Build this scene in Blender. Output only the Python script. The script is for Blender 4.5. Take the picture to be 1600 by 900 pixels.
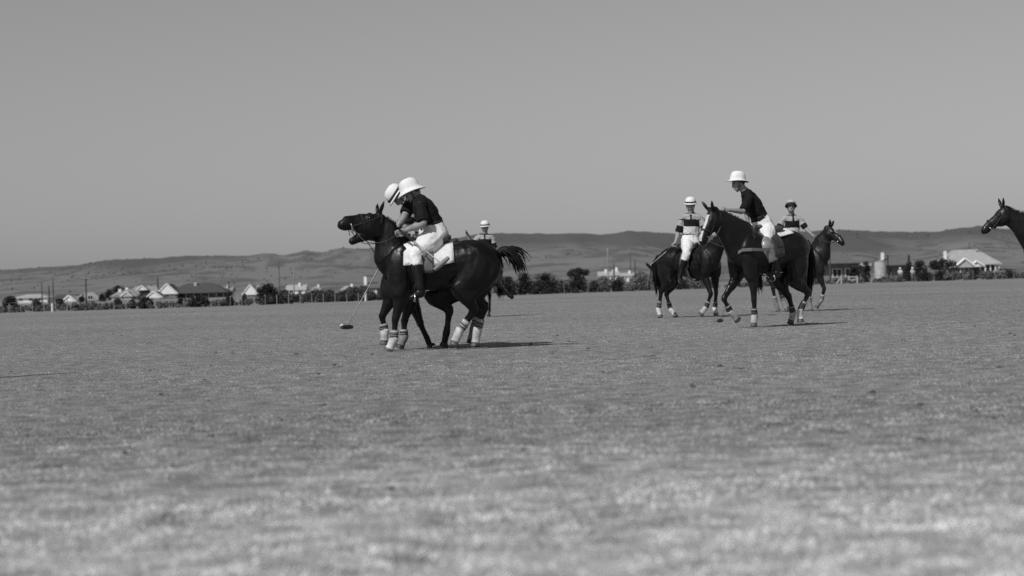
import bpy, bmesh, math, random
import numpy as np
from mathutils import Vector, Matrix, noise

R = math.radians
scene = bpy.context.scene
for o in list(bpy.data.objects):
    bpy.data.objects.remove(o)

# ------------------------------------------------------------------ camera
CAM_H = 0.75            # the photographer held the camera at waist height
FPX = 3000.0            # focal length in photograph pixels (1600 wide)
cam_data = bpy.data.cameras.new('camera')
cam_data.sensor_width = 36.0
cam_data.lens = 36.0 * FPX / 1600.0
cam_data.clip_start = 0.1
cam_data.clip_end = 30000.0
cam = bpy.data.objects.new('camera', cam_data)
scene.collection.objects.link(cam)
CAM_ROT = Matrix.Rotation(R(90) - 2.0 / FPX, 3, 'X') @ Matrix.Rotation(-math.atan(0.028), 3, 'Z')
cam.matrix_world = Matrix.Translation((0, 0, CAM_H)) @ CAM_ROT.to_4x4()
cam_data.dof.use_dof = True
cam_data.dof.focus_distance = 29.0
cam_data.dof.aperture_fstop = 2.3
scene.camera = cam

# ------------------------------------------------------------------ sky and sun
SUN_DIR = Vector((0.68, 0.93, -1.16)).normalized()      # direction the light travels
SUN_EL = math.asin(-SUN_DIR.z)
SUN_AZ = math.atan2(-SUN_DIR.x, -SUN_DIR.y)
world = bpy.data.worlds.new('World')
scene.world = world
world.use_nodes = True
wn = world.node_tree
wn.nodes.clear()
w_out = wn.nodes.new('ShaderNodeOutputWorld')
w_bg = wn.nodes.new('ShaderNodeBackground')
w_sky = wn.nodes.new('ShaderNodeTexSky')
w_sky.sky_type = 'NISHITA'
w_sky.sun_disc = False
w_sky.sun_elevation = SUN_EL
w_sky.sun_rotation = SUN_AZ
w_sky.air_density = 1.0
w_sky.dust_density = 0.6
w_sky.ozone_density = 1.0
w_bw = wn.nodes.new('ShaderNodeSeparateColor')          # black and white film, sensitive to blue
wn.links.new(w_sky.outputs[0], w_bw.inputs[0])
w_lum = wn.nodes.new('ShaderNodeRGBToBW')
wn.links.new(w_sky.outputs[0], w_lum.inputs[0])
w_mix = wn.nodes.new('ShaderNodeMath'); w_mix.operation = 'ADD'
wn.links.new(w_bw.outputs[2], w_mix.inputs[0]); wn.links.new(w_lum.outputs[0], w_mix.inputs[1])
w_half = wn.nodes.new('ShaderNodeMath'); w_half.operation = 'MULTIPLY'; w_half.inputs[1].default_value = 0.5
wn.links.new(w_mix.outputs[0], w_half.inputs[0])
wn.links.new(w_half.outputs[0], w_bg.inputs[0])
w_bg.inputs[1].default_value = 0.058
wn.links.new(w_bg.outputs[0], w_out.inputs[0])

sun_data = bpy.data.lights.new('sun', 'SUN')
sun_data.energy = 3.2
sun_data.angle = R(0.53)
sun_data.color = (1.0, 1.0, 1.0)
sun = bpy.data.objects.new('sun', sun_data)
scene.collection.objects.link(sun)
sun.location = (-30, -20, 45)
sun.rotation_euler = SUN_DIR.to_track_quat('-Z', 'Y').to_euler()

scene.view_settings.view_transform = 'Standard'
scene.view_settings.look = 'None'
scene.view_settings.exposure = 0.0
scene.view_settings.gamma = 1.0
scene.view_settings.use_curve_mapping = False
scene.cycles.use_denoising = False
scene.cycles.max_bounces = 6
scene.cycles.transparent_max_bounces = 4

# ------------------------------------------------------------------ helpers
COL = scene.collection
random.seed(4)
rng = np.random.default_rng(7)

def ray(px, py):
    return CAM_ROT @ Vector(((px - 800.0) / FPX, -(py - 450.0) / FPX, -1.0))

def W(px, py, Y):
    """world point seen at photograph pixel (px, py) at depth Y metres"""
    d = ray(px, py)
    return Vector((0, 0, CAM_H)) + d * (Y / d.y)

def G(px, Y):
    """ground point below column px at depth Y"""
    p = W(px, 450, Y)
    for _ in range(3):
        yh = 448 - 0.028 * (px - 800)
        p = W(px, yh + FPX * CAM_H / Y, Y)
    return Vector((p.x, p.y, 0.0))

def HZ(px, py, Y):
    """height above the ground of pixel (px, py) at depth Y"""
    return W(px, py, Y).z

def link(o, parent=None):
    COL.objects.link(o)
    if parent is not None:
        o.parent = parent
    return o

def tag(o, label=None, cat=None, group=None, kind=None):
    if label: o['label'] = label
    if cat: o['category'] = cat
    if group: o['group'] = group
    if kind: o['kind'] = kind
    return o

def empty(name, loc, rz=0.0, label=None, cat=None, group=None):
    o = bpy.data.objects.new(name, None)
    o.empty_display_size = 0.3
    link(o)
    o.location = loc
    o.rotation_euler = (0, 0, rz)
    return tag(o, label, cat, group)

def mesh_obj(name, verts, faces, mats, parent=None, smooth=False, mi=None):
    me = bpy.data.meshes.new(name)
    me.from_pydata([tuple(v) for v in verts], [], faces)
    if not isinstance(mats, (list, tuple)): mats = [mats]
    for m in mats: me.materials.append(m)
    if smooth: me.polygons.foreach_set('use_smooth', [True] * len(me.polygons))
    if mi is not None: me.polygons.foreach_set('material_index', mi)
    me.update()
    return link(bpy.data.objects.new(name, me), parent)

# ------------------------------------------------------------------ materials (greys: black and white film)
def make_mat(name, v, rough=0.7, var=0.0, nscale=8.0, bump=0.0, bscale=60.0, spec=0.4, sheen=0.0, detail=4.0, coords='Object', stretch=None, metal=0.0):
    m = bpy.data.materials.new(name)
    m.use_nodes = True
    nt = m.node_tree
    b = nt.nodes['Principled BSDF']
    b.inputs['Roughness'].default_value = rough
    b.inputs['Specular IOR Level'].default_value = spec
    b.inputs['Metallic'].default_value = metal
    if sheen: b.inputs['Sheen Weight'].default_value = sheen
    b.inputs['Base Color'].default_value = (v, v, v, 1)
    if var or bump:
        tc = nt.nodes.new('ShaderNodeTexCoord')
        src = tc.outputs[coords]
        if stretch:
            mp = nt.nodes.new('ShaderNodeMapping')
            mp.inputs['Scale'].default_value = stretch
            nt.links.new(src, mp.inputs[0]); src = mp.outputs[0]
    if var:
        n = nt.nodes.new('ShaderNodeTexNoise')
        n.inputs['Scale'].default_value = nscale
        n.inputs['Detail'].default_value = detail
        nt.links.new(src, n.inputs['Vector'])
        r = nt.nodes.new('ShaderNodeMapRange')
        r.inputs['From Min'].default_value = 0.3
        r.inputs['From Max'].default_value = 0.7
        r.inputs['To Min'].default_value = v * (1 - var)
        r.inputs['To Max'].default_value = v * (1 + var)
        nt.links.new(n.outputs['Fac'], r.inputs['Value'])
        nt.links.new(r.outputs[0], b.inputs['Base Color'])
    if bump:
        n2 = nt.nodes.new('ShaderNodeTexNoise')
        n2.inputs['Scale'].default_value = bscale
        n2.inputs['Detail'].default_value = 5
        nt.links.new(src, n2.inputs['Vector'])
        bp = nt.nodes.new('ShaderNodeBump')
        bp.inputs['Strength'].default_value = bump
        bp.inputs['Distance'].default_value = 0.02
        nt.links.new(n2.outputs['Fac'], bp.inputs['Height'])
        nt.links.new(bp.outputs[0], b.inputs['Normal'])
    return m

M = {}
M['coat_black'] = make_mat('coat_black', 0.0035, 0.48, 0.4, 5, 0.12, 45, 0.22)
M['coat_bay'] = make_mat('coat_bay', 0.005, 0.48, 0.4, 5, 0.12, 45, 0.22)
M['coat_brown'] = make_mat('coat_brown', 0.008, 0.48, 0.4, 5, 0.12, 45, 0.22)
def coat_sheen(m):
    """sweat and dust: gloss that comes and goes over the coat"""
    nt = m.node_tree; b = nt.nodes['Principled BSDF']
    tc = nt.nodes.new('ShaderNodeTexCoord'); n = nt.nodes.new('ShaderNodeTexNoise'); n.inputs['Scale'].default_value = 3.2; n.inputs['Detail'].default_value = 5
    nt.links.new(tc.outputs['Object'], n.inputs['Vector'])
    r = nt.nodes.new('ShaderNodeMapRange'); r.inputs['From Min'].default_value = 0.35; r.inputs['From Max'].default_value = 0.65
    r.inputs['To Min'].default_value = 0.26; r.inputs['To Max'].default_value = 0.56
    nt.links.new(n.outputs['Fac'], r.inputs['Value']); nt.links.new(r.outputs[0], b.inputs['Roughness'])
    b.inputs['Specular IOR Level'].default_value = 0.32
for _k in ('coat_black', 'coat_bay', 'coat_brown'): coat_sheen(M[_k])
M['blaze'] = make_mat('blaze', 0.55, 0.7)
M['muzzle'] = make_mat('muzzle', 0.016, 0.5)
M['hair'] = make_mat('horse_hair', 0.005, 0.6, 0.4, 40, 0, 1, 0.2)
M['hoof'] = make_mat('hoof', 0.09, 0.5, 0.4, 30)
M['hoof_dark'] = make_mat('hoof_dark', 0.03, 0.5, 0.4, 30)
M['bandage'] = make_mat('bandage', 0.50, 0.85, 0.45, 9, 0.5, 80)
M['bandage_grey'] = make_mat('bandage_grey', 0.24, 0.85, 0.5, 9, 0.5, 80)
M['bandage_dark'] = make_mat('bandage_dark', 0.09, 0.85, 0.5, 9, 0.5, 80)
M['hat_grey'] = make_mat('hat_grey', 0.42, 0.85, 0.15, 14, 0.2, 90)
M['strap'] = make_mat('leather_strap', 0.022, 0.6, 0.3, 30, spec=0.2)
M['strap_light'] = make_mat('webbing', 0.15, 0.7, 0.25, 30, 0.3, 90)
M['rein'] = make_mat('rein', 0.06, 0.5, 0.3, 30)
M['steel'] = make_mat('steel', 0.6, 0.25, metal=1.0)
M['saddle'] = make_mat('saddle_leather', 0.05, 0.38, 0.35, 12, 0.2, 60)
M['saddle_flap'] = make_mat('saddle_flap', 0.11, 0.42, 0.35, 12, 0.2, 60)
M['saddle_cloth'] = make_mat('saddle_cloth', 0.72, 0.9, 0.1, 8, 0.6, 30)
M['skin'] = make_mat('skin', 0.27, 0.55, 0.2, 20)
M['face'] = make_mat('skin_face', 0.19, 0.55, 0.2, 20)
M['shirt_dark'] = make_mat('shirt_dark', 0.007, 0.85, 0.3, 9, 0.8, 18, 0.25)
M['shirt_light'] = make_mat('shirt_light', 0.36, 0.85, 0.15, 9, 0.8, 18, 0.25)
M['shirt_white'] = make_mat('shirt_white', 0.62, 0.85, 0.12, 9, 0.8, 18, 0.25)
M['breeches'] = make_mat('breeches', 0.75, 0.9, 0.1, 7, 0.9, 14, 0.25)
M['boot'] = make_mat('boot_leather', 0.008, 0.35, 0.3, 15, 0.15, 30, 0.35)
M['knee_guard'] = make_mat('knee_guard_leather', 0.22, 0.3, 0.3, 12, 0.2, 20, 0.6)
M['hat'] = make_mat('hat_white', 0.76, 0.85, 0.08, 14, 0.2, 90)
M['hat_dark'] = make_mat('hat_band', 0.03, 0.8, 0.2, 30)
M['person_hair'] = make_mat('person_hair', 0.02, 0.6)
M['eye'] = make_mat('eye', 0.01, 0.15)
M['cane'] = make_mat('mallet_cane', 0.33, 0.5, 0.3, 30)
M['mallet_head'] = make_mat('mallet_head', 0.20, 0.5, 0.3, 30)
M['mallet_dark'] = make_mat('mallet_head_dark', 0.03, 0.5, 0.3, 30)
M['ball'] = make_mat('ball_white', 0.75, 0.7, 0.15, 30)

# ------------------------------------------------------------------ tubes and remeshing
def catmull(pts, k):
    P = [np.asarray(p, float) for p in pts]
    out = []
    n = len(P)
    for i in range(n - 1):
        p0 = P[max(i - 1, 0)]; p1 = P[i]; p2 = P[i + 1]; p3 = P[min(i + 2, n - 1)]
        for j in range(k):
            t = j / k
            out.append(0.5 * ((2 * p1) + (-p0 + p2) * t + (2 * p0 - 5 * p1 + 4 * p2 - p3) * t * t + (-p0 + 3 * p1 - 3 * p2 + p3) * t ** 3))
    out.append(P[-1])
    return out

class Tubes:
    def __init__(self):
        self.v = []; self.f = []
    def tube(self, pts, rad, side=(0, 1, 0), seg=14, k=3, infl=0.0, cap=0.6, power=1.0):
        """closed tube; rad: list of (radius along side, radius across) or numbers"""
        data = []
        for p, r in zip(pts, rad):
            a, b = (r, r) if not isinstance(r, (tuple, list)) else r
            data.append([p[0], p[1], p[2], a, b])
        data = catmull(data, k) if len(data) > 2 else catmull(data, 2)
        side = np.asarray(side, float)
        C = np.array([d[:3] for d in data])
        T = np.gradient(C, axis=0)
        rings = []
        base = len(self.v)
        last_s = None
        for i, d in enumerate(data):
            t = T[i] / (np.linalg.norm(T[i]) + 1e-9)
            s = side - np.dot(side, t) * t
            if np.linalg.norm(s) < 0.15:
                s = last_s if last_s is not None else np.cross(t, (0.3, 0.2, 0.9))
                s = s - np.dot(s, t) * t
            s = s / np.linalg.norm(s); last_s = s
            u = np.cross(t, s)
            a = max(d[3] + infl, 0.002); b = max(d[4] + infl, 0.002)
            for j in range(seg):
                an = 2 * math.pi * j / seg
                self.v.append(tuple(C[i] + s * a * math.cos(an) + u * b * math.sin(an)))
        n = len(data)
        for i in range(n - 1):
            for j in range(seg):
                a0 = base + i * seg + j; a1 = base + i * seg + (j + 1) % seg
                self.f.append((a0, a1, a1 + seg, a0 + seg))
        t0 = T[0] / (np.linalg.norm(T[0]) + 1e-9); t1 = T[-1] / (np.linalg.norm(T[-1]) + 1e-9)
        r0 = min(data[0][3], data[0][4]) + infl; r1 = min(data[-1][3], data[-1][4]) + infl
        self.v.append(tuple(C[0] - t0 * r0 * cap)); c0 = len(self.v) - 1
        self.v.append(tuple(C[-1] + t1 * r1 * cap)); c1 = len(self.v) - 1
        for j in range(seg):
            self.f.append((c0, base + (j + 1) % seg, base + j))
            e = base + (n - 1) * seg
            self.f.append((c1, e + j, e + (j + 1) % seg))
        return self
    def ball(self, c, r, ax=None, seg=12, rings=8, infl=0.0):
        """ellipsoid; r = (rx, ry, rz) along axes ax (3 vectors)"""
        if not isinstance(r, (tuple, list)): r = (r, r, r)
        if ax is None: ax = ((1, 0, 0), (0, 1, 0), (0, 0, 1))
        A = [np.asarray(a, float) for a in ax]
        c = np.asarray(c, float); base = len(self.v)
        self.v.append(tuple(c + A[2] * (r[2] + infl)))
        for i in range(1, rings):
            ph = math.pi * i / rings
            for j in range(seg):
                th = 2 * math.pi * j / seg
                self.v.append(tuple(c + A[0] * (r[0] + infl) * math.sin(ph) * math.cos(th) + A[1] * (r[1] + infl) * math.sin(ph) * math.sin(th) + A[2] * (r[2] + infl) * math.cos(ph)))
        self.v.append(tuple(c - A[2] * (r[2] + infl))); e = len(self.v) - 1
        for j in range(seg):
            j2 = (j + 1) % seg
            self.f.append((base, base + 1 + j, base + 1 + j2))
            for i in range(rings - 2):
                a = base + 1 + i * seg
                self.f.append((a + j, a + seg + j, a + seg + j2, a + j2))
            a = base + 1 + (rings - 2) * seg
            self.f.append((a + j, e, a + j2))
        return self
    def obj(self, name, mats, parent=None, smooth=True, mi=None):
        return mesh_obj(name, self.v, self.f, mats, parent, smooth, mi)
    def remesh(self, name, mats, parent=None, voxel=0.014, smooth=4, factor=0.5):
        me = bpy.data.meshes.new('tmp'); me.from_pydata(self.v, [], self.f); me.update()
        ob = bpy.data.objects.new('tmp', me); COL.objects.link(ob)
        md = ob.modifiers.new('r', 'REMESH'); md.mode = 'VOXEL'; md.voxel_size = voxel; md.use_smooth_shade = True
        if smooth:
            ms = ob.modifiers.new('s', 'SMOOTH'); ms.factor = factor; ms.iterations = smooth
        dg = bpy.context.evaluated_depsgraph_get()
        new = bpy.data.meshes.new_from_object(ob.evaluated_get(dg), depsgraph=dg)
        bpy.data.objects.remove(ob); bpy.data.meshes.remove(me)
        new.name = name
        new.materials.clear()
        if not isinstance(mats, (list, tuple)): mats = [mats]
        for m in mats: new.materials.append(m)
        new.polygons.foreach_set('use_smooth', [True] * len(new.polygons))
        new.update()
        return link(bpy.data.objects.new(name, new), parent)

def mesh_arrays(ob):
    me = ob.data
    co = np.empty(len(me.vertices) * 3); me.vertices.foreach_get('co', co)
    no = np.empty(len(me.vertices) * 3); me.vertices.foreach_get('normal', no)
    return co.reshape(-1, 3), no.reshape(-1, 3)

def poly_centres(ob):
    me = ob.data
    c = np.empty(len(me.polygons) * 3); me.polygons.foreach_get('center', c)
    return c.reshape(-1, 3)

def folds(ob, amp, scale, stretch=(1, 1, 1), seed=0.0):
    """push a cloth surface in and out so that it hangs in creases"""
    co, no = mesh_arrays(ob)
    out = co.copy()
    for i in range(len(co)):
        p = Vector((co[i, 0] * scale * stretch[0] + seed, co[i, 1] * scale * stretch[1], co[i, 2] * scale * stretch[2]))
        out[i] += no[i] * amp * (noise.noise(p) + 0.5 * noise.noise(p * 2.3))
    ob.data.vertices.foreach_set('co', out.ravel()); ob.data.update()

# ------------------------------------------------------------------ the ground
def ground_material():
    m = bpy.data.materials.new('turf'); m.use_nodes = True
    nt = m.node_tree; b = nt.nodes['Principled BSDF']
    b.inputs['Roughness'].default_value = 0.95; b.inputs['Specular IOR Level'].default_value = 0.15
    geo = nt.nodes.new('ShaderNodeNewGeometry')
    def nz(scale, detail, rough=0.5):
        n = nt.nodes.new('ShaderNodeTexNoise'); n.inputs['Scale'].default_value = scale
        n.inputs['Detail'].default_value = detail; n.inputs['Roughness'].default_value = rough
        nt.links.new(geo.outputs['Position'], n.inputs['Vector']); return n
    def mr(n, lo, hi, a=0.3, c=0.7):
        r = nt.nodes.new('ShaderNodeMapRange'); r.inputs['From Min'].default_value = a; r.inputs['From Max'].default_value = c
        r.inputs['To Min'].default_value = lo; r.inputs['To Max'].default_value = hi
        nt.links.new(n.outputs['Fac'], r.inputs['Value']); return r
    def mul(x, y):
        k = nt.nodes.new('ShaderNodeMath'); k.operation = 'MULTIPLY'
        nt.links.new(x.outputs[0], k.inputs[0]); nt.links.new(y.outputs[0], k.inputs[1]); return k
    a = mr(nz(5.5, 3, 0.5), 0.62, 1.46)        # tussocks, a hand across
    c = mr(nz(0.9, 4), 0.91, 1.09)             # dry and greener patches, metres across
    d = mr(nz(38.0, 3), 0.82, 1.18)
    e = mr(nz(0.05, 3), 0.86, 1.12)
    p = mul(mul(a, c), mul(d, e))
    # light painted into the turf colour: brighter towards the camera, with a ragged edge
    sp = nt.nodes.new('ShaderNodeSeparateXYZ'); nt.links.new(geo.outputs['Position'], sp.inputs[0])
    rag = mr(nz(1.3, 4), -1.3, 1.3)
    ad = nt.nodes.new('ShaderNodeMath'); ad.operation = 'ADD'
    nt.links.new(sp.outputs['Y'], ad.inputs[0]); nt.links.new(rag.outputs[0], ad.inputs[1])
    dry = nt.nodes.new('ShaderNodeMapRange'); dry.interpolation_type = 'SMOOTHSTEP'  # painted light falloff over the near ground, not drier grass
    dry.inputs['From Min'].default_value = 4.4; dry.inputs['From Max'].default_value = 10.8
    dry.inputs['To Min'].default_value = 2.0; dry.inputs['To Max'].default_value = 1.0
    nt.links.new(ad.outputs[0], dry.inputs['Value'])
    p = mul(p, dry)  # dry holds the painted light, brighter towards the camera
    k = nt.nodes.new('ShaderNodeMath'); k.operation = 'MULTIPLY'; k.inputs[1].default_value = TURF
    nt.links.new(p.outputs[0], k.inputs[0])
    nt.links.new(k.outputs[0], b.inputs['Base Color'])
    bp = nt.nodes.new('ShaderNodeBump'); bp.inputs['Strength'].default_value = 0.6; bp.inputs['Distance'].default_value = 0.04
    nn = nz(14.0, 6, 0.65)
    nt.links.new(nn.outputs['Fac'], bp.inputs['Height']); nt.links.new(bp.outputs[0], b.inputs['Normal'])
    return m

TURF, BLADE = 0.215, 0.34
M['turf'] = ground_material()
def build_ground():
    ys = [-40, 0, 3, 6, 10, 15, 22, 30, 45, 70, 110, 160, 214, 300, 500, 1000, 2000, 4000, 9000, 16000]
    us = np.linspace(-1, 1, 21)
    v = []; f = []
    for y in ys:
        hw = max(60.0, abs(y) * 1.6)
        for u in us: v.append((u * hw, y, 0.0))
    n = len(us)
    for i in range(len(ys) - 1):
        for j in range(n - 1):
            a = i * n + j
            f.append((a, a + 1, a + n + 1, a + n))
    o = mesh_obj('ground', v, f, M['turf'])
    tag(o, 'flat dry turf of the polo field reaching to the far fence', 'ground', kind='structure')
build_ground()

def grass_patches():
    """short turf on the near field as real blades"""
    V = []; 
    bands = [(3.5, 7.0, 2200, 0.013), (7.0, 12, 1400, 0.010), (12, 20, 700, 0.007), (20, 32, 300, 0.006), (32, 55, 100, 0.006), (55, 95, 25, 0.006)]
    P = []; H = []
    for y0, y1, dens, h in bands:
        area = 0.5 * (y1 * y1 - y0 * y0) * 0.70
        n = int(area * dens)
        y = np.sqrt(rng.uniform(y0 * y0, y1 * y1, n)); x = rng.uniform(-0.35, 0.35, n) * y
        # tussocky: keep more blades where a lumpy field is high
        lump = 0.45 * (np.sin(x * 5.1 + 1.7 * np.sin(y * 3.3)) + np.sin(y * 4.3 + x * 3.1 + 2.1 * np.sin(x * 4.1)) + np.sin((x - y) * 2.9 + 1.3 * np.sin(x * 1.7)))
        keep = rng.uniform(-2.2, 2.2, n) < lump + 0.6
        P.append(np.stack([x, y], 1)[keep]); H.append((h * rng.uniform(0.45, 1.25, n) * (1 + 0.18 * lump))[keep])
    P = np.concatenate(P); H = np.concatenate(H); n = len(P)
    an = rng.uniform(0, 2 * math.pi, n); w = rng.uniform(0.003, 0.007, n) * (0.8 + P[:, 1] / 30)
    lean = rng.uniform(0.3, 1.8, n) * H; la = rng.uniform(0, 2 * math.pi, n)
    dx = np.cos(an) * w; dy = np.sin(an) * w
    z0 = np.full(n, -0.002)
    v = np.empty((n, 3, 3))
    v[:, 0] = np.stack([P[:, 0] - dx, P[:, 1] - dy, z0], 1)
    v[:, 1] = np.stack([P[:, 0] + dx, P[:, 1] + dy, z0], 1)
    v[:, 2] = np.stack([P[:, 0] + np.cos(la) * lean, P[:, 1] + np.sin(la) * lean, H], 1)
    me = bpy.data.meshes.new('grass')
    me.vertices.add(n * 3); me.vertices.foreach_set('co', v.ravel())
    me.loops.add(n * 3); me.loops.foreach_set('vertex_index', np.arange(n * 3, dtype=np.int32))
    me.polygons.add(n); me.polygons.foreach_set('loop_start', np.arange(0, n * 3, 3, dtype=np.int32))
    me.update(calc_edges=True)
    me.materials.append(M['grass'])
    o = link(bpy.data.objects.new('grass', me))
    tag(o, 'short dry grass blades covering the near field', 'grass', kind='stuff')
def grass_material():
    """blades follow the same dry and green patches as the turf below them"""
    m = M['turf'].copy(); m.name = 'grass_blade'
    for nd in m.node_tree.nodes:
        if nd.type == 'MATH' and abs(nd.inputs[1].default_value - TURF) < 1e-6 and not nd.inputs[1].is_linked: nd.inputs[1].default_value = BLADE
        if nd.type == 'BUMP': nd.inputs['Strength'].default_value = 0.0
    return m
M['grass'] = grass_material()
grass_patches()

def clods():
    """divots and kicked-up clods of earth"""
    v = []; f = []
    for i in range(110):
        y = math.sqrt(random.uniform(6.5 ** 2, 40 ** 2)); x = random.uniform(-0.33, 0.33) * y
        r = random.uniform(0.008, 0.022); n0 = len(v)
        for q in range(6):
            an = q * 1.047; rr = r * random.uniform(.6, 1.3)
            v.append((x + math.cos(an) * rr * 1.5, y + math.sin(an) * rr, 0.001))
        for q in range(6):
            an = q * 1.047 + .4; rr = r * random.uniform(.4, .8)
            v.append((x + math.cos(an) * rr * 1.4, y + math.sin(an) * rr, r * random.uniform(.45, .9)))
        for q in range(6):
            q2 = (q + 1) % 6; f.append((n0 + q, n0 + q2, n0 + 6 + q2, n0 + 6 + q))
        f.append(tuple(n0 + 6 + q for q in range(6)))
    o = mesh_obj('clods', v, f, make_mat('earth', 0.07, 0.95, 0.4, 3))
    tag(o, 'small dark clods and divots scattered over the turf', 'clods', kind='stuff')
clods()
# ------------------------------------------------------------------ horses
class Horse:
    """frame of one pony: local x forward, y to its left, z up, metres"""
    def __init__(self, px, Y, deg):
        self.loc = G(px, Y); self.rz = R(deg)
        self.M = Matrix.Translation(self.loc) @ Matrix.Rotation(self.rz, 4, 'Z')
        self.Mi = self.M.inverted()
        self.Y = Y
    def lat(self, px, py, lat):
        """local point on the plane y = lat seen at a pixel"""
        o = self.Mi @ Vector((0, 0, CAM_H)); d = self.Mi.to_3x3() @ ray(px, py)
        t = (lat - o.y) / d.y
        p = o + d * t
        return Vector((p.x, lat, p.z))
    def at(self, px, py, dY):
        return self.Mi @ W(px, py, self.Y + dY)

def fk_leg(front, side, a, sz, hip=None):
    """joints of a leg from angles (degrees, forward positive) when no pixels are given"""
    y = side * 0.15
    if front:
        p = Vector((0.47, y, 0.90 * sz)); L = (0.43 * sz, 0.31 * sz, 0.14 * sz)
    else:
        p = Vector((-0.36, y, 0.94 * sz)); L = (0.45 * sz, 0.38 * sz, 0.15 * sz)
    out = [p]
    for ang, l in zip(a, L):
        p = p + Vector((math.sin(R(ang)) * l, 0, -math.cos(R(ang)) * l)); out.append(p)
    return out

TRUNK = [  # x, top, bottom, half width
    (-0.77, 1.22, 1.02, 0.09), (-0.70, 1.325, 0.96, 0.19), (-0.58, 1.425, 0.93, 0.255), (-0.42, 1.49, 0.91, 0.275),
    (-0.22, 1.455, 0.90, 0.26), (0.0, 1.41, 0.84, 0.275), (0.2, 1.415, 0.795, 0.275), (0.36, 1.48, 0.785, 0.245),
    (0.50, 1.45, 0.81, 0.225), (0.62, 1.36, 0.87, 0.195), (0.735, 1.22, 0.96, 0.13)]

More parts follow.
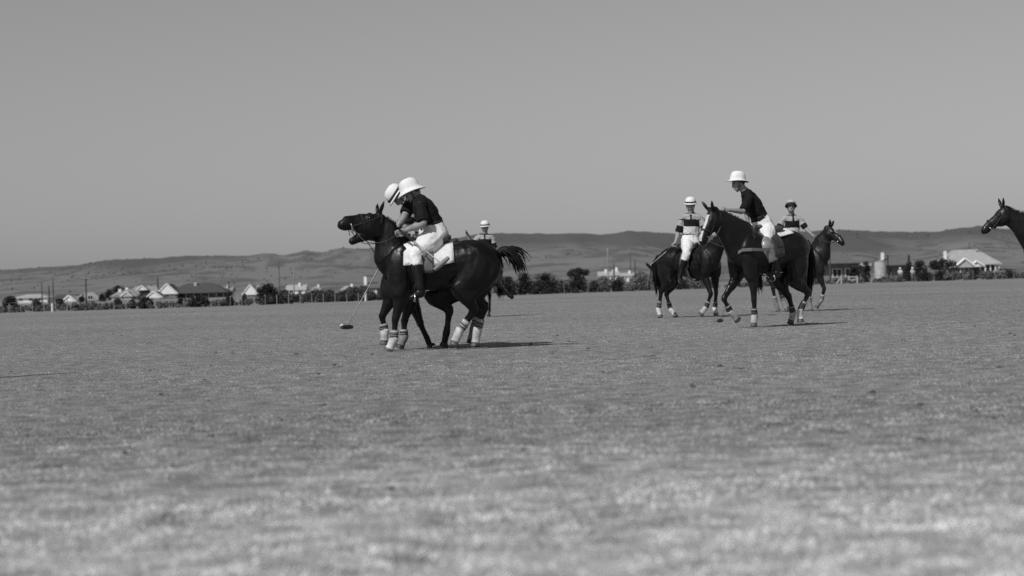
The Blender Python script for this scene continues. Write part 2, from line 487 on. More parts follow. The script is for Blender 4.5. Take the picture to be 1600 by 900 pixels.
def build_horse(H, label, coat='coat_black', sx=1.0, sz=1.0, sy=1.0, poll=(1.08, 0.0, 1.90), nose=None, head_len=0.58,
                legs=None, mouth=0.0, tail='hang', blaze=False, bandage='bandage', bandaged=(1, 1, 1, 1), head_depth=1.0, breast=False, star=False,
                ears_back=0.0, hoofmat='hoof', mane=True, thick=1.0, martingale=False):
    root = empty('polo_pony', H.loc, H.rz, label, 'horse', 'polo ponies in play')
    T = Tubes()
    pts = [(x * sx, 0, 0.5 * (t + b) * sz) for x, t, b, w in TRUNK]
    T.tube(pts, [(w * sy, 0.5 * (t - b) * sz) for x, t, b, w in TRUNK], seg=20, k=3)
    poll = Vector(poll)
    nose = Vector(nose) if nose is not None else poll + Vector((0.36, 0, -0.44))
    # neck: deep at the shoulder, narrow behind the jaw
    nb = Vector((0.44 * sx, 0, 1.13 * sz)); n1 = Vector((0.60 * sx, 0, 1.30 * sz))
    hd = (nose - poll).normalized()
    end = poll + hd * 0.05 + Vector((0, 0, -0.07))
    mid = n1.lerp(end, 0.55) + Vector((-0.02, 0, 0.015))
    th = thick
    nd = (end - n1).normalized()
    T.tube([nb, n1, n1.lerp(mid, 0.5), mid, mid.lerp(end, 0.55), end],
           [(0.20 * sy, 0.30 * sz), (0.165, 0.275 * th), (0.125, 0.225 * th), (0.10, 0.175 * th), (0.085, 0.145 * th), (0.07, 0.11)], seg=18, k=3)
    # crest and withers
    T.tube([(0.10 * sx, 0, 1.40 * sz), (0.34 * sx, 0, 1.475 * sz), (0.50 * sx, 0, 1.45 * sz)], [(0.06, 0.05), (0.07, 0.05), (0.06, 0.05)], k=3)
    # head frame
    sidev = Vector((0, 1, 0)) - hd * hd.y; sidev.normalize()
    fup = sidev.cross(hd) * 1.0
    if fup.dot(Vector((1, 0, 1.2)) - hd * 0) < 0 and fup.z < 0: fup = -fup
    # forehead side: perpendicular to the head axis, away from the neck
    tn = (mid - poll); tn = tn - hd * tn.dot(hd)
    if fup.dot(tn) > 0: fup = -fup
    L = head_len; D = head_depth; DW = 0.5 + 0.5 * D
    st = [(-0.02, 0.075, 0.055), (0.08, 0.115, 0.085), (0.24, 0.142 * D, 0.098 * DW), (0.38, 0.132 * D, 0.094 * DW), (0.55, 0.098 * D, 0.068 * DW), (0.72, 0.076 * DW, 0.055 * DW), (0.86, 0.074 * DW, 0.059 * DW), (0.96, 0.064 * DW, 0.054 * DW), (1.0, 0.046 * DW, 0.042)]
    pts = []; rad = []
    for t, d, w in st:
        off = 0.075 - d                                     # straight face line
        pts.append(poll + hd * (L * t) + fup * off); rad.append((w, d))
    if mouth <= 0:
        T.tube(pts, rad, side=sidev, seg=16, k=3)
    else:
        rad2 = [(w, d * (1.0 if t < 0.5 else 1.08)) for t, d, w in st]
        pts2 = [p + fup * (0 if s[0] < 0.5 else s[1] * 0.05) for p, s in zip(pts, st)]
        T.tube(pts2, rad2, side=sidev, seg=16, k=3)
        j0 = poll + hd * (L * 0.34) - fup * 0.135 * D
        jd = (hd * math.cos(mouth) - fup * math.sin(mouth)).normalized()
        T.tube([j0, j0 + jd * L * 0.22, j0 + jd * L * 0.42, j0 + jd * L * 0.53], [(0.08, 0.09), (0.060, 0.066), (0.050, 0.046), (0.044, 0.044)], side=sidev, k=3)
    # cheek, brow and nostril swellings
    for s in (-1, 1):
        T.ball(poll + hd * L * 0.26 - fup * 0.105 * D + sidev * s * 0.055, (0.085, 0.05, 0.085), (hd, sidev, fup))
        T.ball(poll + hd * L * 0.34 + fup * 0.012 + sidev * s * 0.066, (0.05, 0.026, 0.034), (hd, sidev, fup))
        T.ball(poll + hd * L * 0.94 - fup * 0.015 + sidev * s * 0.036, (0.032, 0.022, 0.028), (hd, sidev, fup))
    # ears
    for s in (-1, 1):
        e0 = poll + hd * 0.03 + sidev * s * 0.05 + fup * 0.055
        ed = (fup * 0.75 - hd * (0.55 + ears_back) + sidev * s * 0.42).normalized()
        T.tube([e0 - ed * 0.03, e0 + ed * 0.05, e0 + ed * 0.10, e0 + ed * 0.165], [(0.028, 0.024), (0.042, 0.026), (0.034, 0.022), (0.008, 0.008)], side=(sidev * 0.8 + hd * 0.6), seg=10, k=2)
    # legs
    joints = {}
    order = ('FL', 'FR', 'HL', 'HR')
    for nm in order:
        s = 1 if nm[1] == 'L' else -1
        spec = legs[nm]
        if len(spec) == 3:
            J = fk_leg(nm[0] == 'F', s, spec, sz)
        else:
            J = [H.lat(p[0], p[1], s * (p[2] if len(p) > 2 else 0.15)) for p in spec]
        joints[nm] = J
    # let the lowest hoof of an angle-posed pony touch the ground
    if all(len(legs[n]) == 3 for n in order):
        dz = min(J[3].z for J in joints.values()) - 0.02
        for J in joints.values():
            k = J[0].z
            for i in range(4): J[i] = J[i] - Vector((0, 0, dz * (1 if i else 0.4)))
    hooves = []
    for nm in order:
        s = 1 if nm[1] == 'L' else -1
        a, k, f, t = joints[nm]
        if nm[0] == 'F':
            sh = Vector((0.55 * sx, s * 0.13, 1.20 * sz))
            T.tube([sh + Vector((-0.10, 0, 0.16 * sz)), sh, a + Vector((0.02, 0, 0.06)), a], [(0.06, 0.12), (0.105, 0.17), (0.095, 0.14), (0.08, 0.10)], k=3)
            T.tube([a + (a - k).normalized() * 0.10, a, a.lerp(k, 0.35), a.lerp(k, 0.75), k, k.lerp(f, 0.12), k.lerp(f, 0.5), k.lerp(f, 0.85), f],
                   [(0.07, 0.10), (0.075, 0.105), (0.062, 0.085), (0.044, 0.056), (0.045, 0.052), (0.036, 0.044), (0.029, 0.039), (0.030, 0.041), (0.036, 0.044)], seg=12, k=2)
        else:
            hp = Vector((-0.46 * sx, s * 0.12, 1.22 * sz))
            T.tube([hp + Vector((-0.05, 0, 0.12)), hp, hp.lerp(a, 0.55) + Vector((-0.05, 0, 0)), a], [(0.10, 0.17), (0.14, 0.235), (0.135, 0.215), (0.095, 0.13)], k=3)
            T.tube([hp + Vector((-0.17, 0, -0.02)), hp + Vector((-0.16, 0, -0.2)), a.lerp(k, 0.45) + Vector((-0.02, 0, 0))], [(0.10, 0.11), (0.10, 0.11), (0.055, 0.07)], k=3)
            c = (k - a).normalized()
            pt = k + Vector((-0.035, 0, 0.035)).lerp(Vector((0, 0, 0)), 0)   # point of hock
            T.tube([a - c * 0.08, a, a.lerp(k, 0.35), a.lerp(k, 0.7), k.lerp(a, 0.1), k, k.lerp(f, 0.14), k.lerp(f, 0.5), k.lerp(f, 0.87), f],
                   [(0.09, 0.13), (0.095, 0.145), (0.08, 0.12), (0.052, 0.074), (0.044, 0.060), (0.045, 0.061), (0.038, 0.050), (0.031, 0.042), (0.032, 0.043), (0.038, 0.046)], seg=12, k=2)
            T.tube([a.lerp(k, 0.6) + Vector((-0.05, 0, 0)), pt], [(0.02, 0.02), (0.028, 0.03)], k=2)
        pd = (t - f).normalized()
        T.tube([f - pd * 0.02, f + pd * 0.01, f.lerp(t, 0.5), f.lerp(t, 0.8)], [(0.036, 0.042), (0.037, 0.044), (0.033, 0.037), (0.036, 0.040)], seg=12, k=2)
        hooves.append((f, t, pd))
    body = T.remesh('body', [M[coat], M['blaze'], M['muzzle']], root, voxel=0.0135, smooth=5)
    folds(body, 0.009, 5.0, (1.2, 1.4, 0.7), seed=H.loc.x)
    folds(body, 0.0035, 15.0, (1.5, 1, 0.5), seed=H.loc.x + 9)
    # markings on the face
    if blaze or star:
        c = poly_centres(body); rel = c - np.array(poll)
        tt = rel @ np.array(hd) / L; la = rel @ np.array(sidev); up = rel @ np.array(fup)
        if blaze: sel = (tt > 0.22) & (tt < 0.97) & (np.abs(la + 0.004) < 0.038 - 0.012 * tt) & (up > -0.02)
        else: sel = (((tt - 0.36) / 0.13) ** 2 + (la / 0.03) ** 2 < 1) & (up > 0.0)
        body.data.polygons.foreach_set('material_index', sel.astype(np.int32))
    # eyes
    for s in (-1, 1):
        E = Tubes().ball(poll + hd * L * 0.345 + fup * 0.004 + sidev * s * 0.078, (0.022, 0.014, 0.018), (hd, sidev, fup), 10, 6)
        E.obj('eye', M['eye'], root)
    # hooves
    for f, t, pd in hooves:
        hz = pd * 0.75 + Vector((0, 0, -0.25 if t.z < 0.1 else -0.05)); hz.normalize()
        c0 = f.lerp(t, 0.72); c1 = c0 + hz * 0.062
        if t.z < 0.10: c1.z = max(c1.z, 0.012); c0.z = max(c0.z, c1.z + 0.035)
        Tubes().tube([c0, c0.lerp(c1, 0.5), c1], [(0.040, 0.044), (0.049, 0.054), (0.056, 0.062)], seg=14, k=2, cap=0.05).obj('hoof', M[hoofmat], root)
    # leg bandages with tie tapes, and boots over the fetlocks
    for nm, on in zip(order, bandaged):
        if not on: continue
        a, k, f, t = joints[nm]
        mk = M['bandage_dark'] if on == 3 else M['bandage_grey']; mb = M[bandage] if on in (1, 3) else M['bandage_grey']
        p0 = k.lerp(f, 0.50); p1 = k.lerp(f, 0.90)
        bd = Tubes().tube([p0, p0.lerp(p1, 0.3), p0.lerp(p1, 0.7), p1], [(0.044, 0.052), (0.043, 0.051), (0.044, 0.053), (0.048, 0.056)], seg=14, k=3, cap=0.02).obj('leg_bandage', mk, root)
        for q in (0.2, 0.5, 0.8):
            c = p0.lerp(p1, q); d = (p1 - p0).normalized() * 0.006
            Tubes().tube([c - d, c + d], [(0.047, 0.056), (0.047, 0.056)], seg=14, cap=0.02).obj('bandage_tape', M['strap'] if q > 0.3 else M['bandage'], bd)
        pd = (t - f).normalized()
        Tubes().tube([f - pd * 0.035, f + pd * 0.02, f.lerp(t, 0.55), f.lerp(t, 0.78)], [(0.047, 0.054), (0.050, 0.056), (0.046, 0.050), (0.052, 0.056)], seg=14, k=2, cap=0.02).obj('fetlock_boot', mb, root)
    # clipped mane along the crest
    if mane:
        mv = []; mf = []
        crest = []
        perp = []
        for i in range(40):
            t = i / 39
            q0 = Vector(catmull([n1, n1.lerp(mid, .5), mid, mid.lerp(end, .55), end], 10)[int(t * 40)])
            rr = 0.27 * th * (1 - t) ** 1.0 + 0.115 * t
            tang = (end - n1).normalized(); up = tang.cross(Vector((0, 1, 0))); up = up if up.z > 0 or up.x < 0 else -up
            if up.dot(Vector((-1, 0, 0.6))) < 0: up = -up
            base = q0 + up * (rr - 0.02)
            for j in range(8):
                p = base + tang * random.uniform(-0.02, 0.02) + Vector((0, random.uniform(-0.016, 0.016), 0))
                h = random.uniform(0.035, 0.06) * (1.3 if mane == 'long' else 1)
                tip = p + up * h * 0.8 + tang * random.uniform(-0.01, 0.03) + Vector((0, random.uniform(-0.02, 0.02), 0))
                wv = Vector((random.uniform(-1, 1), random.uniform(-1, 1), random.uniform(-1, 1))) * 0.007
                n0 = len(mv); mv += [p - wv, p + wv, tip]; mf.append((n0, n0 + 1, n0 + 2))
        mesh_obj('mane', mv, mf, M['hair'], root)
    # tail: a dock and many tapering locks
    dock = Vector((-0.745 * sx, 0, 1.29 * sz))
    if tail == 'hang': path = [(0, 0, 0), (-0.07, 0, 0.0), (-0.13, 0, -0.14), (-0.14, 0, -0.38), (-0.11, 0, -0.62), (-0.09, 0, -0.78)]
    elif tail == 'stream': path = [(0, 0, -0.02), (-0.08, -0.05, 0.005), (-0.17, -0.1, -0.01), (-0.25, -0.16, -0.07), (-0.31, -0.2, -0.17), (-0.345, -0.22, -0.30)]
    else: path = tail
    path = [dock + Vector(p) for p in path]
    TL = Tubes()
    TL.tube(path[:4], [0.05, 0.052, 0.05, 0.03], k=3)
    for i in range(120):
        s0 = random.uniform(0, 0.55); ln = random.uniform(0.6, 1.0)
        cp = catmull(path, 8); n = len(cp)
        i0 = int(s0 * n * 0.5); i1 = min(n - 1, int(ln * n))
        idx = np.linspace(i0, i1, 6).astype(int)
        off = np.array([random.gauss(0, 0.030), random.gauss(0, 0.030), random.gauss(-0.01, 0.034)])
        pp = []
        for q, ii in enumerate(idx):
            gr = q / 5
            pp.append(cp[ii] + off * (0.35 + 1.2 * gr) + np.array([0, 0, -0.05 * gr * gr * random.random()]))
        TL.tube(pp, [0.012, 0.013, 0.012, 0.010, 0.007, 0.002], seg=6, k=1, cap=0.2)
    TL.obj('tail', M['hair'], root)
    # bridle
    br = Tubes()
    def ring(t, ext=0.008, wd=0.012, tilt=0.0, mat=None, nm='strap'):
        i = max(j for j in range(len(st)) if st[j][0] <= t); i = min(i, len(st) - 2)
        q = (t - st[i][0]) / (st[i + 1][0] - st[i][0])
        d = st[i][1] + (st[i + 1][1] - st[i][1]) * q; w = st[i][2] + (st[i + 1][2] - st[i][2]) * q
        c = poll + hd * (L * t) + fup * (0.075 - d)
        ax = (hd + fup * tilt).normalized()
        vs = []; fs = []
        seg = 24
        uu = fup - ax * fup.dot(ax); uu.normalize()
        for j in range(seg):
            an = 2 * math.pi * j / seg
            p = c + sidev * (w + ext) * math.cos(an) + uu * (d + ext) * math.sin(an)
            o = (sidev * math.cos(an) + uu * math.sin(an)) * 0.006
            vs += [p - ax * wd, p + ax * wd, p + ax * wd + o, p - ax * wd + o]
        for j in range(seg):
            a = j * 4; b = ((j + 1) % seg) * 4
            for q in range(4): fs.append((a + q, b + q, b + (q + 1) % 4, a + (q + 1) % 4))
        n0 = len(br.v); br.v += [tuple(v) for v in vs]; br.f += [tuple(n0 + i for i in q) for q in fs]
    if mouth <= 0: ring(0.66)
    else: ring(0.52, 0.004)
    ring(0.10, 0.008, 0.010, 0.35)
    bits = {}
    for s in (-1, 1):
        b0 = poll + hd * L * 0.08 + sidev * s * 0.082 + fup * 0.0
        b1 = poll + hd * L * 0.45 + sidev * s * 0.090 - fup * 0.04
        b2 = poll + hd * L * 0.80 + sidev * s * 0.060 - fup * 0.055
        bits[s] = b2
        br.tube([b0, b1, b2], [(0.011, 0.006)] * 3, side=fup, seg=6, k=3)
    bo = br.obj('bridle', M['strap'], root, smooth=False)
    for s in (-1, 1):
        b2 = bits[s]
        Tubes().tube([b2 + fup * 0.04, b2 + sidev * s * 0.012, b2 - fup * 0.10], [0.007, 0.008, 0.006], seg=8, k=2).obj('bit_cheek', M['steel'], bo)
    if martingale:   # standing martingale from the noseband to the girth
        a = poll + hd * L * 0.55 - fup * 0.17; b = Vector((0.70 * sx, 0.0, 1.02 * sz)); c = Vector((0.52 * sx, 0.0, 0.80 * sz))
        Tubes().tube([a, a.lerp(b, 0.5), b, c], [(0.012, 0.006)] * 4, seg=6, k=3).obj('martingale', M['strap'], root)
    if breast:   # breast collar and girth
        w = [(0.735, -0.0), (0.70, 0.16), (0.60, 0.245), (0.46, 0.268), (0.30, 0.285), (0.20, 0.292)]
        vv = []; ff = []
        full = [(x, -y) for x, y in w[:0:-1]] + w
        for i, (x, y) in enumerate(full):
            z = (1.08 + 0.10 * math.sin(min(1.0, abs(y) / 0.27) * 2.0)) * sz
            n = Vector((x * 0.25 + 0.1, y * 1.4, 0)); n.normalize()
            p = Vector((x * sx * 1.015 + (0.035 if abs(y) < 0.1 else 0.015), y * sy * 1.02, z)) + n * 0.008
            vv += [p + Vector((0, 0, 0.024)), p - Vector((0, 0, 0.024)), p - Vector((0, 0, 0.024)) + n * 0.012, p + Vector((0, 0, 0.024)) + n * 0.012]
        for i in range(len(full) - 1):
            for q in range(4): ff.append((i * 4 + q, i * 4 + 4 + q, i * 4 + 4 + (q + 1) % 4, i * 4 + (q + 1) % 4))
        mesh_obj('breast_collar', vv, ff, M['strap_light'], root)
    return dict(root=root, H=H, sx=sx, sz=sz, sy=sy, bits=bits, poll=poll, joints=joints, mid=mid)

def trunk_at(x, sx, sz, sy):
    xs = [t[0] * sx for t in TRUNK]
    i = max(0, min(len(TRUNK) - 2, sum(1 for q in xs if q <= x) - 1))
    q = (x - xs[i]) / (xs[i + 1] - xs[i])
    g = lambda k: TRUNK[i][k] + (TRUNK[i + 1][k] - TRUNK[i][k]) * q
    return g(1) * sz, g(2) * sz, g(3) * sy

def drape(x0, x1, z_drop, hd, lift, nx=12, na=20, flare=0.0):
    """a sheet lying over the back from x0 to x1, hanging z_drop below the spine (given as an angle)"""
    vs = []; fs = []
    for i in range(nx + 1):
        x = x0 + (x1 - x0) * i / nx
        top, bot, w = trunk_at(x, hd['sx'], hd['sz'], hd['sy'])
        c = 0.5 * (top + bot); h = 0.5 * (top - bot)
        for j in range(na + 1):
            an = (j / na * 2 - 1) * z_drop
            r = 1.0
            vs.append(Vector((x + flare * (abs(an) / z_drop) * (-1 if i < nx / 2 else 1) * 0.5, -(w + lift + 0.012 * noise.noise(Vector((x * 9, an * 2.5, 3)))) * math.sin(an), c + (h + lift) * math.cos(an))))
    n = na + 1; m = len(vs)
    off = []
    for i in range(nx + 1):
        for j in range(n):
            an = (j / na * 2 - 1) * z_drop
            off.append(vs[i * n + j] + Vector((0, -math.sin(an), math.cos(an))) * 0.014)
    vs = vs + off
    for i in range(nx):
        for j in range(na):
            a = i * n + j
            fs.append((a, a + n, a + n + 1, a + 1)); fs.append((a + m, a + 1 + m, a + n + 1 + m, a + n + m))
    for i in range(nx):
        a = i * n; b = a + na
        fs.append((a, a + m, a + n + m, a + n)); fs.append((b, b + n, b + n + m, b + m))
    for j in range(na):
        a = j; b = nx * n + j
        fs.append((a, a + 1, a + 1 + m, a + m)); fs.append((b, b + m, b + 1 + m, b + 1))
    return vs, fs

def build_saddle(hd, label, cloth='saddle_cloth', cloth_x=(-0.25, 0.37), cloth_drop=1.35, seat_x=0.06, flap='saddle_flap', stirrups=None):
    H = hd['H']
    top, bot, w = trunk_at(seat_x, hd['sx'], hd['sz'], hd['sy'])
    base = H.M @ Vector((seat_x, 0, top))
    root = empty('polo_saddle', base, H.rz, label, 'saddle', 'saddles on the ponies')
    def loc(vs): return [Vector(v) - Vector((seat_x, 0, top)) for v in vs]
    if cloth:
        vs, fs = drape(cloth_x[0], cloth_x[1], cloth_drop, hd, 0.018, flare=0.03)
        mesh_obj('saddle_cloth', loc(vs), fs, M[cloth], root, smooth=True)
    vs, fs = drape(seat_x - 0.03, seat_x + 0.20, 1.75, hd, 0.040, flare=0.0)
    mesh_obj('saddle_flap', loc(vs), fs, M[flap], root, smooth=True)
    vs, fs = drape(seat_x + 0.08, seat_x + 0.16, 3.05, hd, 0.030 if not cloth else 0.022, nx=2, na=40)
    mesh_obj('girth', loc(vs), fs, M['strap_light'] if not cloth else M['strap'], root, smooth=True)
    S = Tubes()
    S.tube([(seat_x - 0.24, 0, top + 0.11), (seat_x - 0.17, 0, top + 0.075), (seat_x, 0, top + 0.045), (seat_x + 0.12, 0, top + 0.065), (seat_x + 0.20, 0, top + 0.13)],
           [(0.14, 0.035), (0.165, 0.05), (0.13, 0.05), (0.10, 0.05), (0.07, 0.04)], seg=16, k=3)
    S.v = loc(S.v); S.obj('seat', M['saddle'], root)
    if stirrups:
        for foot in stirrups:
            f = Vector(foot); s = 1 if f.y > 0 else -1
            a = Vector((seat_x + 0.10, s * (w + 0.06), top - 0.12))
            b = f + Vector((0, 0, 0.10))
            lt = Tubes().tube(loc([a, a.lerp(b, 0.5), b]), [(0.014, 0.005)] * 3, side=(1, 0, 0), seg=6, k=2).obj('stirrup_leather', M['strap'], root)
            pts = []
            for q in range(13):
                an = 2 * math.pi * q / 12
                pts.append(f + Vector((0.0, math.sin(an) * 0.062, -0.02 + 0.075 * math.cos(an) if math.cos(an) > 0 else -0.02 + 0.03 * math.cos(an))))
            Tubes().tube(loc(pts), [0.009] * 13, side=(1, 0, 0), seg=6, k=1).obj('stirrup_iron', M['steel'], root)
    return root

# ------------------------------------------------------------------ riders
def build_person(H, name, label, J, shirt='dark', hat='white', rider_group='polo players', face=None, head_up=None, loc=None, rz=None,
                 fwd=None, left_grip=None, right_grip=None, knee_guard=False, hat_tilt=None, boots=True, trousers='breeches', scale=1.0, band=(0.54, 0.80)):
    """J holds joints in the local frame of H (x forward, y left, z up)"""
    J = {k: Vector(v) for k, v in J.items()}
    base = Vector((J['hip'].x, J['hip'].y, min(J['toeL'].z, J['toeR'].z) - 0.03))
    root = empty('person', (H.M @ base), H.rz, label, 'person', rider_group)
    for k in J: J[k] = J[k] - base
    hip, chest, neck, head = J['hip'], J['chest'], J['neck'], J['head']
    left = (J['shL'] - J['shR']).normalized()
    k = scale
    face = Vector(face).normalized() if face is not None else Vector((1, 0, 0))
    hu = Vector(head_up) if head_up is not None else Vector((0, 0, 1))
    hu = (hu - face * hu.dot(face)).normalized()
    hs = hu.cross(face)                                   # head's left
    hipL = J.get('hipL', hip + Vector((0.0, 0.10, -0.03))); hipR = J.get('hipR', hip + Vector((0.0, -0.10, -0.03)))
    waist = hip.lerp(chest, 0.45) + Vector((-0.01, 0, 0.0))
    def torso(T, infl, up=True, down=True):
        pts = [hip + (hip - chest).normalized() * 0.05 if up else hip.lerp(waist, 0.55), hip if up else hip.lerp(waist, 0.8), waist, chest, chest.lerp(neck, 0.65), neck]
        rad = [(0.15 * k, 0.12 * k), (0.168 * k, 0.132 * k), (0.140 * k, 0.112 * k), (0.172 * k, 0.122 * k), (0.150 * k, 0.095 * k), (0.065 * k, 0.062 * k)]
        T.tube(pts, rad, side=left, seg=18, k=3, infl=infl)
        T.tube([J['shR'], chest.lerp(neck, 0.75), J['shL']], [0.066 * k, 0.085 * k, 0.066 * k], side=(0, 0, 1), k=3, infl=infl)
    def arm(T, s, infl, a=0.0, b=1.0, cuff=0.0):
        sh, el, ha = J['sh' + s], J['el' + s], J['ha' + s]
        if b <= 1.0:
            e = sh.lerp(el, b)
            T.tube([sh, sh.lerp(e, 0.3), sh.lerp(e, 0.7), e], [0.060 * k, 0.057 * k, 0.053 * k + cuff, 0.050 * k + cuff * 1.5], k=3, infl=infl, cap=0.1, side=(0.3, 0.2, 1))
        else:
            T.tube([sh, sh.lerp(el, 0.5), el, el.lerp(ha, 0.35), el.lerp(ha, 0.85), ha], [0.056 * k, 0.050 * k, 0.042 * k, 0.043 * k, 0.030 * k, 0.027 * k], k=3, infl=infl, side=(0.3, 0.2, 1))
    def hand(T, s, grip):
        el, ha = J['el' + s], J['ha' + s]
        d = (ha - el).normalized()
        g = Vector(grip).normalized() if grip is not None else Vector((0.2, 0, -1)).normalized()
        axis = (g - d * g.dot(d))
        axis = axis.normalized() if axis.length > 0.2 else d.orthogonal().normalized()   # the thing held runs along this
        pn = d.cross(axis).normalized() * (1 if s == 'L' else -1)                          # back of the hand to palm
        kn = ha + d * 0.085
        T.tube([ha - d * 0.02, ha + d * 0.02, ha + d * 0.06, kn], [(0.028, 0.021), (0.038, 0.020), (0.043, 0.019), (0.040, 0.016)], side=axis, seg=10, k=2)
        for i, ln in enumerate((0.92, 1.0, 0.95, 0.76)):
            b = kn + axis * (0.033 - 0.022 * i)
            p = [b]; ang = 0.5
            for seg_l in (0.040, 0.028, 0.022):
                dd = d * math.cos(ang) + pn * math.sin(ang)
                p.append(p[-1] + dd * seg_l * ln); ang += 1.05
            T.tube(p, [0.0100, 0.0098, 0.0090, 0.0075], seg=8, k=2, side=axis)
        b = ha + d * 0.025 + axis * 0.032
        T.tube([b, b + d * 0.025 + axis * 0.018 + pn * 0.014, b + d * 0.048 + axis * 0.010 + pn * 0.032, b + d * 0.062 - axis * 0.004 + pn * 0.040], [0.014, 0.0125, 0.0105, 0.008], seg=8, k=2, side=axis)
        return kn + pn * 0.028
    def leg(T, s, infl, part):
        h = hipL if s == 'L' else hipR
        kn, an, to = J['kn' + s], J['an' + s], J['toe' + s]
        if part in ('all', 'thigh'):
            T.tube([h + (h - kn).normalized() * 0.03, h, h.lerp(kn, 0.4), h.lerp(kn, 0.8), kn], [0.10 * k, 0.108 * k, 0.098 * k, 0.070 * k, 0.062 * k], k=3, infl=infl, side=(0, 1, 0.2))
            T.tube([kn + (h - kn).normalized() * 0.04, kn, kn.lerp(an, 0.3)], [0.062 * k, 0.064 * k, 0.058 * k], k=3, infl=infl, side=(0, 1, 0.2), cap=0.1)
        if part in ('all', 'calf'):
            T.tube([kn, kn.lerp(an, 0.15), kn.lerp(an, 0.35), kn.lerp(an, 0.7), an], [0.056 * k, 0.058 * k, 0.060 * k, 0.045 * k, 0.038 * k], k=3, infl=infl, side=(0, 1, 0.2))
        if part in ('all', 'calf', 'foot'):
            fd = (to - an); fd = fd.normalized()
            heel = an + Vector((0, 0, -0.055)) - Vector((fd.x, fd.y, 0)) * 0.045
            T.tube([heel, an + Vector((0, 0, -0.045)) + fd * 0.02, an.lerp(to, 0.55) + Vector((0, 0, -0.02)), to], [(0.034, 0.032), (0.038, 0.042), (0.043, 0.034), (0.032, 0.022)], k=3, infl=infl * 0.7, side=fd.cross(Vector((0, 0, 1))))
            T.tube([an + (kn - an).normalized() * 0.05, an + Vector((0, 0, -0.05))], [0.040, 0.040], k=2, infl=infl * 0.7)
    # the body, one continuous surface
    B = Tubes()
    torso(B, 0)
    B.tube([neck + (chest - neck) * 0.15, neck.lerp(head, 0.4), head - hu * 0.05 - face * 0.01], [0.068, 0.062, 0.060], k=3, side=hs)
    B.ball(head + hu * 0.02 - face * 0.008, (0.098, 0.077, 0.112), (face, hs, hu), 16, 12)
    B.tube([head + hu * 0.03 + face * 0.035, head - hu * 0.045 + face * 0.045, head - hu * 0.10 + face * 0.052], [(0.062, 0.05), (0.058, 0.045), (0.034, 0.030)], side=hs, k=3)     # jaw and chin
    B.tube([head + hu * 0.022 + face * 0.092, head - hu * 0.02 + face * 0.112, head - hu * 0.032 + face * 0.104], [(0.009, 0.012), (0.014, 0.014), (0.016, 0.012)], side=hs, seg=8, k=2)  # nose
    B.tube([head - hu * 0.062 + face * 0.094 - hs * 0.022, head - hu * 0.060 + face * 0.099, head - hu * 0.062 + face * 0.094 + hs * 0.022], [0.006, 0.009, 0.006], seg=8, k=2)             # lips
    for s in (-1, 1):
        B.ball(head + hs * s * 0.078 - face * 0.008 - hu * 0.005, (0.022, 0.010, 0.032), (face, hs, hu), 10, 6)
        B.ball(head + hs * s * 0.032 + face * 0.082 + hu * 0.038, (0.018, 0.028, 0.010), (face, hs, hu), 10, 6)
    grips = {}
    for s, g in (('L', left_grip), ('R', right_grip)):
        arm(B, s, 0, 0, 2)
        grips[s] = hand(B, s, g) + base
        leg(B, s, 0, 'all')
    body = B.remesh('body', [M['skin']], root, voxel=0.0085, smooth=2)
    for s in (-1, 1):
        Tubes().ball(head + hs * s * 0.032 + face * 0.088 + hu * 0.018, (0.010, 0.016, 0.009), (face, hs, hu), 10, 6).obj('eye', M['eye'], root)
    Tubes().ball(head + hu * 0.035 - face * 0.024, (0.090, 0.083, 0.105), (face, hs, hu), 16, 10).obj('hair', M['person_hair'], root)
    # shirt with short sleeves
    S = Tubes(); torso(S, 0.012, False)
    S.tube([waist.lerp(hip, 0.15), waist, chest], [(0.150 * k, 0.122 * k), (0.155 * k, 0.128 * k), (0.176 * k, 0.128 * k)], side=left, k=3, infl=0.010, seg=18)
    S.tube([chest.lerp(neck, 0.7), neck, neck.lerp(head, 0.22)], [0.10, 0.076, 0.068], k=3)
    arm(S, 'L', 0.013, 0, 0.92, 0.010); arm(S, 'R', 0.013, 0, 0.92, 0.010)
    mats = [M['shirt_dark']] if shirt == 'dark' else ([M['shirt_white']] if shirt == 'white' else [M['shirt_light'], M['shirt_dark'], M['shirt_white']])
    so = S.remesh('shirt', mats, root, voxel=0.011, smooth=3)
    folds(so, 0.011, 9.0, (1, 1, 1.4), seed=hip.x * 7)
    if shirt == 'striped':
        c = poly_centres(so)
        ax = (neck - hip); ln = ax.length; ax = ax / ln
        t = ((c - np.array(hip)) @ np.array(ax)) / ln
        lat = np.abs((c - np.array(hip)) @ np.array(left))
        mi = np.zeros(len(c), np.int32)
        mi[(t > band[0]) & (t < band[1])] = 1
        mi[t <= band[0]] = 2
        for s in ('L', 'R'):
            sh, el = np.array(J['sh' + s]), np.array(J['el' + s])
            a = el - sh; la = np.linalg.norm(a); a = a / la
            q = (c - sh) @ a / la
            dist = np.linalg.norm(c - sh - np.outer(q * la, a), axis=1)
            torso_d = np.abs((c - np.array(chest)) @ np.array(left))
            arm_m = (dist < 0.10) & (q > 0.15) & (torso_d > 0.165)
            mi[arm_m] = 0
            mi[arm_m & (q > 0.52)] = 1
        # dark collar and placket
        mi[(t > 1.0)] = 1
        body_f = (c - np.array(chest)) @ np.array(face)
        mi[(t > 0.80) & (lat < 0.022) & (body_f > 0.05)] = 1
        so.data.polygons.foreach_set('material_index', mi)
    # breeches
    P = Tubes()
    P.tube([hip + (hip - chest).normalized() * 0.07, hip, waist], [(0.165 * k, 0.14 * k), (0.190 * k, 0.158 * k), (0.152 * k, 0.126 * k)], side=left, k=3, infl=0.014, seg=18)
